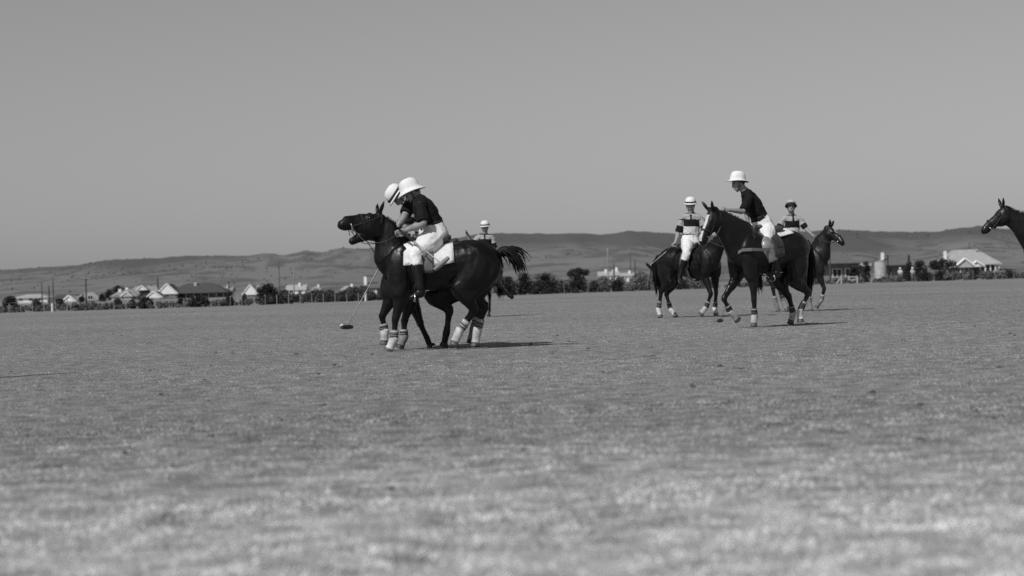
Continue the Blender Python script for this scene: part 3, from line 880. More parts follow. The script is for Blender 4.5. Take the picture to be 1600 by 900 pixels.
    for s in ('L', 'R'):
        leg(P, s, 0.017, 'thigh')
        h = hipL if s == 'L' else hipR
        P.tube([h, h.lerp(J['kn' + s], 0.35) + Vector((0, 0, 0.012)), h.lerp(J['kn' + s], 0.75)], [0.125 * k, 0.132 * k, 0.085 * k], k=3, side=(0, 1, 0.2))
    po = P.remesh('breeches' if trousers == 'breeches' else 'trousers', M[trousers], root, voxel=0.011, smooth=3)
    folds(po, 0.013, 8.0, (1, 1, 1), seed=hip.z * 3)
    Tubes().tube([waist - (chest - hip).normalized() * 0.015, waist + (chest - hip).normalized() * 0.02], [(0.170 * k, 0.140 * k)] * 2, side=left, seg=20, cap=0.01).obj('belt', M['strap'], root)
    # boots
    for s in ('L', 'R'):
        Bt = Tubes(); leg(Bt, s, 0.012, 'calf')
        Bt.tube([J['kn' + s].lerp(J['an' + s], 0.10), J['kn' + s].lerp(J['an' + s], 0.4)], [0.068, 0.070], k=2, cap=0.05)
        bo = Bt.remesh('riding_boot' if boots else 'shoe', M['boot'], root, voxel=0.011, smooth=3)
        if boots:
            an = J['an' + s]; fd = (J['toe' + s] - an); fd.z = 0; fd.normalize()
            hl = an - fd * 0.06 + Vector((0, 0, -0.02))
            Tubes().tube([hl, hl - fd * 0.05 + Vector((0, 0, 0.005))], [0.008, 0.006], seg=8).obj('spur', M['steel'], bo)
    if knee_guard:
        for s in ('L', 'R'):
            kn, an = J['kn' + s], J['an' + s]
            h = hipL if s == 'L' else hipR
            KG = Tubes().tube([kn.lerp(h, 0.30), kn + (kn - h).normalized() * 0.01, kn.lerp(an, 0.28), kn.lerp(an, 0.60)], [(0.080, 0.088), (0.088, 0.125), (0.092, 0.125), (0.078, 0.098)], k=4, side=(0, 1, 0.2), cap=0.12)
            KG.obj('knee_guard', M['knee_guard'], root)
    # hat
    up = Vector(hat_tilt).normalized() if hat_tilt is not None else hu
    hf = (face - up * face.dot(up)).normalized(); hsd = up.cross(hf)
    hc = head + hu * 0.045
    if hat == 'white': prof = [(0.0, 0.150), (0.045, 0.147), (0.085, 0.128), (0.108, 0.090), (0.115, 0.045), (0.119, 0.012), (0.142, -0.008), (0.168, -0.028), (0.167, -0.035), (0.140, -0.018), (0.112, 0.0), (0.105, 0.04), (0.08, 0.11), (0.0, 0.135)]
    elif hat == 'white_dark': prof = [(0.0, 0.160), (0.045, 0.157), (0.085, 0.140), (0.106, 0.100), (0.115, 0.050), (0.119, 0.014), (0.138, 0.006), (0.160, -0.004), (0.159, -0.012), (0.136, -0.004), (0.112, 0.0), (0.105, 0.04), (0.08, 0.11), (0.0, 0.135)]
    else: prof = [(0.0, 0.138), (0.05, 0.134), (0.088, 0.112), (0.110, 0.075), (0.118, 0.035), (0.121, 0.012), (0.132, 0.002), (0.146, -0.010), (0.145, -0.018), (0.130, -0.008), (0.113, 0.0), (0.105, 0.03), (0.08, 0.10), (0.0, 0.125)]
    vs = []; fs = []; mi = []; seg = 32
    for r, z in prof:
        for j in range(seg):
            an = 2 * math.pi * j / seg
            dz = 0.012 * math.cos(2 * an) * max(0, (r - 0.11) / 0.07) * -1
            vs.append(hc + hf * (r * 1.10 * math.cos(an)) + hsd * (r * 0.96 * math.sin(an)) + up * (z + dz))
    for i in range(len(prof) - 1):
        for j in range(seg):
            a = i * seg + j; b = i * seg + (j + 1) % seg
            fs.append((a, a + seg, b + seg, b)); mi.append(1 if i >= (5 if hat == 'dim' else 7) else 0)
    ho = mesh_obj('hat', vs, fs, [M['hat_grey'] if hat == 'dim' else M['hat'], M['hat_dark'] if hat in ('band', 'white_dark', 'dim') else M['hat']], root, True, mi)
    if hat in ('band', 'dim'):
        bv = []; bf = []
        rz_ = [(0.1225, 0.012), (0.1215, 0.042), (0.1255, 0.042), (0.1265, 0.012)]
        for j in range(seg):
            an = 2 * math.pi * j / seg
            for r, z in rz_: bv.append(hc + hf * (r * 1.10 * math.cos(an)) + hsd * (r * 0.96 * math.sin(an)) + up * z)
        for j in range(seg):
            a = j * 4; b = ((j + 1) % seg) * 4
            for q in range(4): bf.append((a + q, b + q, b + (q + 1) % 4, a + (q + 1) % 4))
        mesh_obj('hat_band', bv, bf, M['hat_dark'], ho)
    # chin strap
    pts = [head + hs * math.cos(a) * 0.090 + hu * (0.03 - 0.15 * math.sin(a)) + face * (0.01 + 0.045 * math.sin(a)) for a in np.linspace(0, math.pi, 13)]
    Tubes().tube(pts, [0.006] * 13, seg=6, k=1).obj('chin_strap', M['strap'], ho)
    return dict(root=root, grips=grips, J=J, base=base)

def build_mallet(H, label, p_hand, p_end, head_dir, head='mallet_head', L=0.0):
    """local points of H: grip and where the cane meets the head"""
    a, b = Vector(p_hand), Vector(p_end)
    d = (b - a).normalized()
    root = empty('polo_mallet', H.M @ b, H.rz, label, 'mallet', 'polo mallets')
    f = lambda pts: [Vector(p) - b for p in pts]
    Tubes().tube(f([a + d * 0.20, a.lerp(b, 0.5), b]), [0.010, 0.008, 0.0065], seg=8, k=2).obj('cane', M['cane'], root)
    Tubes().tube(f([a - d * 0.06, a + d * 0.02, a + d * 0.21]), [0.017, 0.016, 0.014], seg=8, k=2).obj('grip', M['strap'], root)
    hdv = Vector(head_dir).normalized()
    Tubes().tube(f([b - hdv * 0.115, b - hdv * 0.10, b, b + hdv * 0.10, b + hdv * 0.115]), [0.020, 0.025, 0.031, 0.025, 0.020], seg=12, k=3, cap=0.15).obj('mallet_head', M[head], root)
    return root

def build_reins(hd, hands, mat='rein', sag=0.05):
    """two reins from the bit rings to the rider's hands, part of the pony's tack"""
    for s, hnd in zip((1, -1), hands):
        hnd = Vector(hnd); b = hd['bits'][s]
        w = 0.13 * s
        midp = b.lerp(hnd, 0.5) + Vector((0, w * 0.6, -sag))
        q1 = b.lerp(midp, 0.5) + Vector((0, w * 0.4, -sag * 0.4)); q2 = midp.lerp(hnd, 0.5) + Vector((0, w * 0.2, -sag * 0.2))
        Tubes().tube([b, q1, midp, q2, hnd], [(0.010, 0.005)] * 5, seg=6, k=4).obj('rein', M[mat], hd['root'])
# ------------------------------------------------------------------ the players, from the photograph
def joints_px(H, d):
    return {k: H.at(*v) for k, v in d.items()}

# --- the near pony, ridden off by the pony behind it
HA = Horse(695, 23.6, 182)
A = build_horse(HA, 'black pony nearest the camera, head thrown up and mouth open', 'coat_black', sx=0.92, sz=0.905, sy=0.95,
    poll=HA.lat(597, 338, 0.0), nose=HA.lat(545, 348, 0.17), head_len=0.55, head_depth=1.25, mouth=0.22, martingale=True, thick=1.08, ears_back=-0.2,
    legs={'FL': [(628, 462), (618, 500), (615, 531), (607, 549)],
          'FR': [(613, 462), (597, 494), (601, 518), (600, 536)],
          'HL': [(722, 450), (741, 485), (718, 517), (709, 538)],
          'HR': [(735, 450), (757, 481), (746, 516), (742, 541)]},
    tail=[(0, 0, -0.02), (-0.06, 0.0, 0.03), (-0.13, 0.02, 0.03), (-0.20, 0.02, -0.02), (-0.255, 0.03, -0.10), (-0.285, 0.03, -0.21)])
JA = joints_px(HA, dict(hip=(678, 369, 0), chest=(665, 331, 0), neck=(653, 311, 0.0), head=(645, 301, 0.0),
    shL=(657, 319, -0.19), elL=(662, 349, -0.30), haL=(633, 360, -0.20),
    shR=(643, 313, 0.19), elR=(633, 336, 0.05), haR=(619, 357, -0.06),
    knL=(648, 400, -0.30), anL=(657, 452, -0.36), toeL=(641, 466, -0.40),
    knR=(646, 400, 0.30), anR=(655, 452, 0.36), toeR=(640, 466, 0.40)))
PA = build_person(HA, 'person', 'rider in dark shirt and wide white hat bent low over the nearest pony', JA, 'dark', 'white',
    face=(0.72, 0.0, -0.62), head_up=(0.45, 0, 0.9), hat_tilt=(0.36, 0.0, 0.93), left_grip=(-0.85, 0.1, -0.6), right_grip=(0.2, 0.3, -1), scale=1.10)
build_saddle(A, 'brown leather saddle on a white cloth under the bent nearest rider', cloth_x=(-0.13, 0.46), cloth_drop=1.5, seat_x=0.14,
    stirrups=[JA['toeL'].lerp(JA['anL'], 0.45) + Vector((0, 0, -0.04)), JA['toeR'].lerp(JA['anR'], 0.45) + Vector((0, 0, -0.04))])
build_reins(A, [PA['grips']['L'], PA['grips']['R']], sag=0.16)
build_mallet(HA, 'mallet with pale cane held across the knee of the nearest rider', HA.at(629, 363, -0.25), HA.at(690, 412, -0.62), HA.at(701, 402, -0.62) - HA.at(679, 421, -0.62))

# --- the pony hidden behind it, and its rider leaning down to strike
HB = Horse(700, 24.45, 181)
B_ = build_horse(HB, 'dark pony mostly hidden behind the nearest black pony', 'coat_black', sx=0.90, sz=0.89, sy=0.95,
    poll=HB.lat(632, 372, 0.0), nose=HB.lat(600, 412, 0.0), head_len=0.48, mane=False,
    legs={'FL': [(643, 463), (632, 502), (631, 527), (625, 542)],
          'FR': [(641, 463), (657, 507), (668, 530), (674, 545)],
          'HL': [(680, 461), (702, 486), (698, 518), (693, 541)],
          'HR': [(735, 450), (750, 478), (741, 512), (735, 536)]}, bandaged=(2, 0, 0, 2), tail=[(0.05, 0, -0.02), (0.08, 0, -0.1), (0.13, 0, -0.2), (0.16, 0, -0.3), (0.18, 0, -0.38), (0.2, 0, -0.45)], hoofmat='hoof_dark')
JB = joints_px(HB, dict(hip=(672, 374, 0), chest=(652, 338, 0), neck=(638, 319, 0.0), head=(624, 306, 0.0),
    shL=(645, 326, -0.18), elL=(636, 352, -0.22), haL=(622, 372, -0.12),
    shR=(640, 326, 0.18), elR=(628, 352, 0.22), haR=(617, 378, 0.12),
    knL=(640, 392, -0.30), anL=(653, 446, -0.34), toeL=(637, 460, -0.36),
    knR=(640, 392, 0.30), anR=(653, 446, 0.36), toeR=(637, 460, 0.40)))
PB = build_person(HB, 'person', 'striped rider in banded hat leaning forward behind the nearest rider', JB, 'striped', 'band',
    face=(0.35, 0.05, -0.93), head_up=(0.92, 0.0, 0.35), hat_tilt=(0.80, 0.12, 0.56), right_grip=(0.5, 0, -0.8))
build_saddle(B_, 'saddle of the hidden pony behind the nearest pony', cloth=None, seat_x=0.08)
build_mallet(HB, 'long mallet reaching down to the ball ahead of the near ponies', PB['grips']['R'], HB.at(542, 511, 0.2), (0.55, 0.85, 0.02), 'mallet_dark')
bp = HB.M @ HB.at(533, 511.5, 0.32); 
ballp = G(534, 38.0)
bo = Tubes().ball((0, 0, 0), 0.042, seg=14, rings=10).obj('polo_ball', M['ball']); bo.location = (ballp.x, ballp.y, 0.042)
bo.location = W(534.5, 511, 39.2)
bo.location.z = 0.042
tag(bo, 'small white ball on the turf beside the lowered mallet head', 'ball')

# --- the lone rider far behind them
HC = Horse(757, 49, -118)
C_ = build_horse(HC, 'far dark pony behind the rump of the nearest pony', 'coat_bay', poll=(0.98, 0.05, 1.55), nose=(1.30, 0.08, 1.12), mane=False,
    legs={'FL': (10, -20, -10), 'FR': (-5, -5, 20), 'HL': (-60, -60, -80), 'HR': (-30, 5, 20)}, bandaged=(0, 0, 0, 0), hoofmat='hoof_dark')
JC = joints_px(HC, dict(hip=(757, 400, 0), chest=(758, 381, 0), neck=(758, 367, 0.0), head=(758, 355.5, -0.02),
    shL=(769, 371, 0.03), elL=(773, 389, 0.0), haL=(765, 399, -0.2),
    shR=(747, 371, 0.0), elR=(737, 382, -0.05), haR=(730, 368, -0.12),
    knL=(768, 412, -0.25), anL=(772, 438, -0.05), toeL=(773, 443, -0.22),
    knR=(745, 412, -0.35), anR=(741, 438, -0.15), toeR=(740, 443, -0.32)))
PC = build_person(HC, 'person', 'far striped rider in banded hat showing above the rump of the nearest pony', JC, 'striped', 'band',
    face=HC.Mi.to_3x3() @ Vector((-0.25, -1, -0.1)), right_grip=HC.Mi.to_3x3() @ Vector((-0.35, 0.1, 1)), band=(0.15, 0.80))
build_saddle(C_, 'saddle of the far rider behind the nearest pony', cloth=None, seat_x=0.06)
build_mallet(HC, 'mallet raised by the far rider behind the nearest pony', PC['grips']['R'], HC.at(770, 425, 0.75), (0.9, 0.3, 0.1), 'mallet_dark')
build_reins(C_, [PC['grips']['L'], PC['grips']['L']])

# --- right group: the blazed pony in front
HE = Horse(1204, 30.4, 180 + 39)
E = build_horse(HE, 'dark pony with a white blaze turned towards the camera', 'coat_brown', sx=1.06, sz=1.04, sy=1.08,
    poll=HE.lat(1114, 326, 0.0), nose=HE.lat(1114, 326, 0.0) + Vector((0.22, -0.02, -0.50)), head_len=0.58, blaze=True, breast=True, thick=1.3, head_depth=1.12,
    legs={'FL': [(1176, 434), (1178, 469), (1179, 494), (1178, 508)],
          'FR': [(1152, 432), (1131, 467), (1141, 487), (1153, 500)],
          'HL': [(1243, 437), (1263, 458), (1250, 486), (1251, 502)],
          'HR': [(1217, 437), (1233, 465), (1239, 490), (1235, 504)]}, bandaged=(3, 3, 3, 3), hoofmat='hoof')
JE = joints_px(HE, dict(hip=(1192, 354, 0.05), chest=(1177, 319, 0.0), neck=(1164, 299, -0.03), head=(1154, 287, -0.05),
    shL=(1172, 306, -0.16), elL=(1161, 330, -0.32), haL=(1137, 328, -0.45),
    shR=(1166, 306, 0.18), elR=(1166, 330, 0.32), haR=(1169, 350, 0.28),
    knL=(1198, 383, -0.36), anL=(1215, 424, -0.30), toeL=(1199, 435, -0.44),
    knR=(1168, 374, 0.22), anR=(1178, 422, 0.28), toeR=(1160, 432, 0.20)))
fE = HE.Mi.to_3x3() @ Vector((-1, -0.25, -0.28))
PE = build_person(HE, 'person', 'rider in plain dark shirt and white hat reaching along the neck of the blazed pony', JE, 'dark', 'white_dark',
    face=fE, knee_guard=True, left_grip=(0.2, 0.2, -1), right_grip=(0.3, 0, -1), hat_tilt=HE.Mi.to_3x3() @ Vector((0.06, 0, 1)))
build_saddle(E, 'saddle with pale webbing girth on the blazed pony', cloth='saddle_cloth', cloth_x=(-0.36, 0.20), cloth_drop=0.75, seat_x=0.02, flap='saddle',
    stirrups=[JE['toeL'].lerp(JE['anL'], 0.45) + Vector((0, 0, -0.04))])
build_reins(E, [PE['grips']['L'], PE['grips']['L']])
build_mallet(HE, 'mallet hanging low beside the forelegs of the blazed pony', PE['grips']['R'], HE.at(1125, 501, 0.75), HE.Mi.to_3x3() @ Vector((0.45, 1, 0)), 'mallet_dark')

# --- right group: the striped rider on the left
HD = Horse(1078, 40.2, -44)
D = build_horse(HD, 'dark pony walking right, its head hidden behind the blazed pony', 'coat_black',
    poll=(1.02, 0.0, 1.80), nose=(1.36, 0.0, 1.38), mane=False,
    legs={'FR': [(1100, 430), (1111, 459), (1103, 481), (1095, 490)],
          'FL': [(1117, 430), (1119, 459), (1117, 482), (1119, 492)],
          'HR': [(1046, 440), (1033, 456), (1029, 483), (1032, 495)],
          'HL': [(1052, 440), (1041, 460), (1048, 484), (1056, 494)]}, bandaged=(3, 3, 3, 3))
JD = joints_px(HD, dict(hip=(1079, 378, 0.0), chest=(1080, 354, 0.0), neck=(1080, 334, 0.0), head=(1079, 321, -0.02),
    shL=(1094, 341, 0.0), elL=(1104, 362, -0.05), haL=(1092, 364, -0.30),
    shR=(1066, 341, 0.0), elR=(1060, 364, 0.0), haR=(1055, 379, -0.1),
    knL=(1093, 393, -0.15), anL=(1090, 430, -0.05), toeL=(1098, 436, -0.18),
    knR=(1073, 396, -0.42), anR=(1062, 430, -0.35), toeR=(1064, 439, -0.55)))
PD = build_person(HD, 'person', 'rider in striped shirt and banded hat sitting upright on the pony walking right', JD, 'striped', 'band',
    face=HD.Mi.to_3x3() @ Vector((-0.15, -1, -0.12)), right_grip=HD.Mi.to_3x3() @ Vector((-0.7, -0.1, -0.6)))
build_saddle(D, 'plain saddle under the upright striped rider with lowered mallet', cloth=None, seat_x=0.05,
    stirrups=[JD['toeR'].lerp(JD['anR'], 0.45) + Vector((0, 0, -0.04))])
build_reins(D, [PD['grips']['L'], PD['grips']['L']])
build_mallet(HD, 'mallet with pale cane sloping back past the rump of the pony walking right', PD['grips']['R'], HD.at(1014, 416, -0.35), HD.Mi.to_3x3() @ Vector((0.5, 0.6, -0.5)), 'mallet_dark')

# --- right group: the striped rider on the right
HF = Horse(1243, 44, -28)
F_ = build_horse(HF, 'bay pony with pricked ears facing right behind the blazed pony', 'coat_brown',
    poll=HF.lat(1294, 354, 0.0), nose=HF.lat(1317, 381, -0.06), head_len=0.55, star=True,
    legs={'FR': [(1279, 428), (1288, 451), (1283, 469), (1275, 480)],
          'FL': [(1268, 428), (1266, 452), (1265, 474), (1267, 486)],
          'HL': [(1225, 428), (1216, 448), (1225, 473), (1230, 485)],
          'HR': [(1218, 428), (1208, 450), (1212, 475), (1216, 487)]}, bandaged=(2, 2, 2, 2))
JF = joints_px(HF, dict(hip=(1238, 379, 0.0), chest=(1237, 356, 0.0), neck=(1237, 337, 0.0), head=(1236, 324.5, -0.02),
    shL=(1250, 343, 0.02), elL=(1259, 357, -0.05), haL=(1268, 366, -0.2),
    shR=(1224, 343, -0.02), elR=(1216, 358, -0.05), haR=(1222, 366, -0.28),
    knL=(1252, 393, 0.15), anL=(1247, 428, 0.2), toeL=(1256, 434, 0.1),
    knR=(1238, 395, -0.42), anR=(1232, 428, -0.38), toeR=(1240, 436, -0.5)))
PF = build_person(HF, 'person', 'striped rider in shady brimmed hat looking at the camera above the blazed pony', JF, 'striped', 'dim',
    face=HF.Mi.to_3x3() @ Vector((-0.1, -1, 0.12)), hat_tilt=HF.Mi.to_3x3() @ Vector((0.05, 0.32, 1)))
build_saddle(F_, 'saddle under the striped rider who looks at the camera', cloth=None, seat_x=0.05)
build_reins(F_, [PF['grips']['L'], PF['grips']['L']])

# --- a pony coming in from the right edge
HG = Horse(1678, 31.2, 184)
G_ = build_horse(HG, 'pony entering at the right edge, only its head and neck in view', 'coat_brown', mane='long',
    poll=HG.lat(1572, 324, 0.0), nose=HG.lat(1541, 358, 0.02), head_len=0.56,
    legs={'FL': (8, -5, 22), 'FR': (-12, -30, -20), 'HL': (-30, 8, 25), 'HR': (-44, -10, 10)}, bandaged=(0, 0, 0, 0))
# ------------------------------------------------------------------ hills behind the suburb
def hill_material():
    m = bpy.data.materials.new('hillside'); m.use_nodes = True
    nt = m.node_tree; b = nt.nodes['Principled BSDF']
    b.inputs['Roughness'].default_value = 1.0; b.inputs['Specular IOR Level'].default_value = 0.0
    geo = nt.nodes.new('ShaderNodeNewGeometry')
    def nz(scale, detail, st=(1, 1, 1)):
        mp = nt.nodes.new('ShaderNodeMapping'); mp.inputs['Scale'].default_value = st
        nt.links.new(geo.outputs['Position'], mp.inputs[0])
        n = nt.nodes.new('ShaderNodeTexNoise'); n.inputs['Scale'].default_value = scale; n.inputs['Detail'].default_value = detail
        nt.links.new(mp.outputs[0], n.inputs['Vector']); return n
    def mr(src, f0, f1, lo, hi):
        r = nt.nodes.new('ShaderNodeMapRange'); r.inputs['From Min'].default_value = f0; r.inputs['From Max'].default_value = f1
        r.inputs['To Min'].default_value = lo; r.inputs['To Max'].default_value = hi; nt.links.new(src, r.inputs['Value']); return r
    # woodland on the tops, paddocks and scattered trees below
    sep = nt.nodes.new('ShaderNodeSeparateXYZ'); nt.links.new(geo.outputs['Position'], sep.inputs[0])
    big = nz(0.0022, 5, (1, 0.45, 1.6))
    hgt = mr(sep.outputs['Z'], 30, 130, -0.14, 0.26)
    ad = nt.nodes.new('ShaderNodeMath'); ad.operation = 'ADD'
    nt.links.new(big.outputs['Fac'], ad.inputs[0]); nt.links.new(hgt.outputs[0], ad.inputs[1])
    wood = mr(ad.outputs[0], 0.44, 0.60, 0.0, 1.0)
    fine = nz(0.024, 5, (1, 0.35, 1.5))
    dots = mr(fine.outputs['Fac'], 0.47, 0.60, 0.0, 0.85)
    mx = nt.nodes.new('ShaderNodeMath'); mx.operation = 'MAXIMUM'
    nt.links.new(wood.outputs[0], mx.inputs[0]); nt.links.new(dots.outputs[0], mx.inputs[1])
    col = mr(mx.outputs[0], 0.0, 1.0, HILL_GRASS, HILL_WOOD)
    nt.links.new(col.outputs[0], b.inputs['Base Color'])
    return m
HILL_GRASS, HILL_WOOD = 0.19, 0.115
M['hillside'] = hill_material()
M['hill_tree'] = make_mat('hill_tree', 0.13, 0.9, 0.4, 0.05, spec=0.05)

RIDGE = [(-500, 430), (-200, 424), (0, 421), (60, 417), (120, 414), (150, 408), (190, 404), (240, 403), (290, 399), (340, 398), (385, 399), (415, 394), (442, 398), (475, 391), (502, 394), (532, 386), (565, 388), (610, 385),
         (660, 380), (705, 374), (740, 365), (790, 363), (840, 364), (905, 363), (942, 366), (980, 360), (1040, 363), (1100, 368), (1150, 367), (1220, 362), (1310, 358), (1380, 361), (1420, 362), (1455, 362), (1500, 355), (1530, 352), (1560, 355), (1610, 362), (1750, 365), (2100, 375)]
FOOT = [(-500, 452), (0, 446), (150, 436), (260, 424), (400, 418), (520, 410), (600, 415), (700, 408), (800, 404), (900, 398), (985, 383), (1050, 392), (1120, 404), (1250, 402), (1310, 396), (1345, 393), (1400, 404), (1470, 394), (1540, 384), (1600, 388), (2100, 410)]
def interp(tab, x):
    return float(np.interp(x, [t[0] for t in tab], [t[1] for t in tab]))
def build_hills(name, tab, Y0, Yr, rough, label, seed, ncol=640, nrow=44, trees=9500):
    v = []; f = []
    for i in range(nrow):
        t = i / (nrow - 1)
        Y = Y0 + (Yr - Y0) * t * 1.25
        s = (Y - Y0) / (Yr - Y0)
        for j in range(ncol):
            px = -1300 + 4200 * j / (ncol - 1)
            top = W(px, interp(tab, px), Yr)
            tx = top.x * Y / Yr
            e = top.z
            if s <= 1: prof = s ** 1.35
            else: prof = 1 - (s - 1) * 1.6
            n = noise.fractal(Vector((tx / 420 + seed, Y / 700, seed)), 0.9, 2.1, 5)
            sp = abs(noise.noise(Vector((tx / 260 + seed, Y / 1500, 2.0 + seed))))
            z = e * prof * (1 - 0.55 * sp * (1 - abs(2 * min(s, 1) - 1)) ) + rough * n * e * 0.22 * min(1, s * 2) * max(0.0, 1 - max(0, s - 0.75) * 4.0)
            z += (noise.noise(Vector((tx / 28, Y / 60, 5))) * 2.0 + noise.noise(Vector((tx / 11, Y / 30, 8))) * 1.2) * (Yr / 4500) * min(1, s * 3)
            v.append((tx, Y, z - 3 * (1 - min(1, s * 8))))
    for i in range(nrow - 1):
        for j in range(ncol - 1):
            a = i * ncol + j
            f.append((a, a + 1, a + ncol + 1, a + ncol))
    o = mesh_obj(name, v, f, M['hillside'], None, True)
    tag(o, label, 'hills', kind='structure')
    # eucalypts scattered and massed over the slopes
    tv = []; tf = []
    vv = np.array(v)
    tries = trees
    while tries:
        tries -= 1
        i = random.randrange(nrow - 8); j = random.randrange(ncol - 1)
        a = vv[i * ncol + j]; b = vv[(i + 1) * ncol + j + 1]
        p = a + (b - a) * random.random()
        dn = noise.noise(Vector((p[0] / 300, p[1] / 500, seed))) + 0.6 * noise.noise(Vector((p[0] / 70, p[1] / 120, seed + 4))) + 0.7 * (i / nrow) - 0.3
        if dn < random.uniform(-0.25, 0.35): continue
        r = random.uniform(0.9, 2.6) * (0.55 if name != 'hills' else 1); n0 = len(tv)
        for q in range(6):
            an = q * 1.047 + random.random(); rr = r * random.uniform(.7, 1.15)
            tv.append((p[0] + math.cos(an) * rr, p[1] + math.sin(an) * rr, p[2] + r * random.uniform(0.1, 0.9)))
        tv.append((p[0] + random.uniform(-1, 1), p[1], p[2] + r * random.uniform(1.3, 1.9)))
        tv.append((p[0], p[1], p[2] - 1))
        for q in range(6):
            q2 = (q + 1) % 6
            tf += [(n0 + q, n0 + q2, n0 + 6), (n0 + q2, n0 + q, n0 + 7)]
    t = mesh_obj(name[:-1] + '_woodland', tv, tf, M['hill_tree'])
    tag(t, 'dark gum trees scattered over the ' + ('far range' if name == 'hills' else 'nearer foothills'), 'woodland', kind='stuff')
build_hills('hills', RIDGE, 2300, 4800, 0.6, 'long wooded range of hills along the horizon', 1.3)
build_hills('foothills', FOOT, 1200, 2300, 1.0, 'lower open foothills in front of the range', 6.1, nrow=34, trees=2400)

# ------------------------------------------------------------------ buildings
M['wall_pale'] = make_mat('wall_pale', 0.42, 0.85, 0.12, 2)
M['wall_white'] = make_mat('wall_white', 0.74, 0.8, 0.08, 2)
M['wall_grey'] = make_mat('wall_grey', 0.17, 0.85, 0.2, 1.5)
M['wall_brick'] = make_mat('wall_brick', 0.12, 0.85, 0.25, 2)
M['roof_dark'] = make_mat('roof_dark', 0.070, 0.8, 0.15, 1.2)
M['roof_mid'] = make_mat('roof_mid', 0.13, 0.8, 0.15, 1.2)
M['roof_light'] = make_mat('roof_light', 0.25, 0.7, 0.12, 1.2)
M['roof_pale'] = make_mat('roof_pale', 0.38, 0.7, 0.12, 1.2)
M['trim'] = make_mat('trim_white', 0.78, 0.7)
M['glass'] = make_mat('window_glass', 0.02, 0.1)
M['door'] = make_mat('door_wood', 0.08, 0.6, 0.2, 4)
M['gutter'] = make_mat('gutter', 0.03, 0.6)
M['pole'] = make_mat('pole_wood', 0.07, 0.9, 0.3, 4)
M['pole_light'] = make_mat('pole_wood_light', 0.26, 0.9, 0.3, 4)
M['tank'] = make_mat('galvanised_tank', 0.42, 0.55, 0.18, 1.5)
M['wire'] = make_mat('wire', 0.10, 0.5)

def EDGE(px, Y):
    """the mown field ends nearer on the left than on the right: distance of its edge, scaled like Y against 216 m"""
    dy = float(np.interp(px, [-100, 230, 420, 800, 1050, 1300, 1700], [18.5, 18.5, 17.5, 13.5, 12.0, 9.8, 9.4]))
    return FPX * CAM_H / dy * (1 + (Y - 216) / 216.0)

class MB:
    def __init__(self): self.v = []; self.f = []
    def box(self, x0, x1, y0, y1, z0, z1):
        n = len(self.v)
        self.v += [(x0, y0, z0), (x1, y0, z0), (x1, y1, z0), (x0, y1, z0), (x0, y0, z1), (x1, y0, z1), (x1, y1, z1), (x0, y1, z1)]
        self.f += [tuple(n + i for i in q) for q in ((0, 3, 2, 1), (4, 5, 6, 7), (0, 1, 5, 4), (1, 2, 6, 5), (2, 3, 7, 6), (3, 0, 4, 7))]
        return self
    def hull(self, pts, faces):
        n = len(self.v); self.v += [tuple(p) for p in pts]; self.f += [tuple(n + i for i in q) for q in faces]; return self
    def bar(self, a, b, r):
        a = Vector(a); b = Vector(b); d = (b - a).normalized(); s = d.orthogonal().normalized(); u = d.cross(s); n = len(self.v)
        for p in (a, b):
            for c, e in ((1, 1), (-1, 1), (-1, -1), (1, -1)): self.v.append(tuple(p + s * r * c + u * r * e))
        self.f += [tuple(n + i for i in q) for q in ((3, 2, 1, 0), (4, 5, 6, 7), (0, 1, 5, 4), (1, 2, 6, 5), (2, 3, 7, 6), (3, 0, 4, 7))]
        return self
    def build(self, name, mat, parent=None, smooth=False):
        return mesh_obj(name, self.v, self.f, mat, parent, smooth)

def roof_part(root, x0, x1, y0, y1, ez, rz, kind, mat, o=0.45, hipl=0.3, fascia=None):
    a0, a1, b0, b1 = x0 - o, x1 + o, y0 - o, y1 + o
    ym = (b0 + b1) / 2; xm = (a0 + a1) / 2; t = 0.16
    if kind == 'gable_x': rp = [(a0, ym, rz), (a1, ym, rz)]
    elif kind == 'gable_y': rp = [(xm, b0, rz), (xm, b1, rz)]
    else:
        k = (a1 - a0) * hipl; rp = [(a0 + k, ym, rz), (a1 - k, ym, rz)]
    eb = [(a0, b0, ez), (a1, b0, ez), (a1, b1, ez), (a0, b1, ez)]
    lo = [(x, y, z - t) for x, y, z in eb]
    m = MB()
    P = eb + rp + lo
    if kind == 'gable_y': fs = [(0, 4, 5, 3), (1, 2, 5, 4), (0, 1, 4), (3, 5, 2)]
    else: fs = [(0, 1, 5, 4), (2, 3, 4, 5), (0, 4, 3), (1, 2, 5)]
    fs += [(0, 6, 7, 1), (1, 7, 8, 2), (2, 8, 9, 3), (3, 9, 6, 0), (6, 9, 8, 7)]
    m.hull(P, fs)
    r = m.build('roof', M[mat], root)
    # corrugation or tile rows as raised battens on the slopes facing the field
    return r

def gable_front(root, x0, x1, y, ez, rz, wallmat='wall_white', o=0.45):
    """a pale gable panel with bargeboards proud of the roof end"""
    xm = (x0 + x1) / 2; yy = y - o - 0.05
    m = MB(); m.hull([(x0 - o * .6, yy, ez - .1), (x1 + o * .6, yy, ez - .1), (xm, yy, rz - 0.25), (x0 - o * .6, yy + .1, ez - .1), (x1 + o * .6, yy + .1, ez - .1), (xm, yy + .1, rz - 0.25)],
             [(0, 1, 2), (5, 4, 3), (0, 3, 4, 1), (1, 4, 5, 2), (2, 5, 3, 0)])
    g = m.build('gable', M[wallmat], root)
    for s, xe in ((0, x0 - o), (1, x1 + o)):
        MB().bar((xe, yy - .12, ez - .05), (xm, yy - .12, rz + .02), 0.13).build('bargeboard', M['trim'], root)
    return g

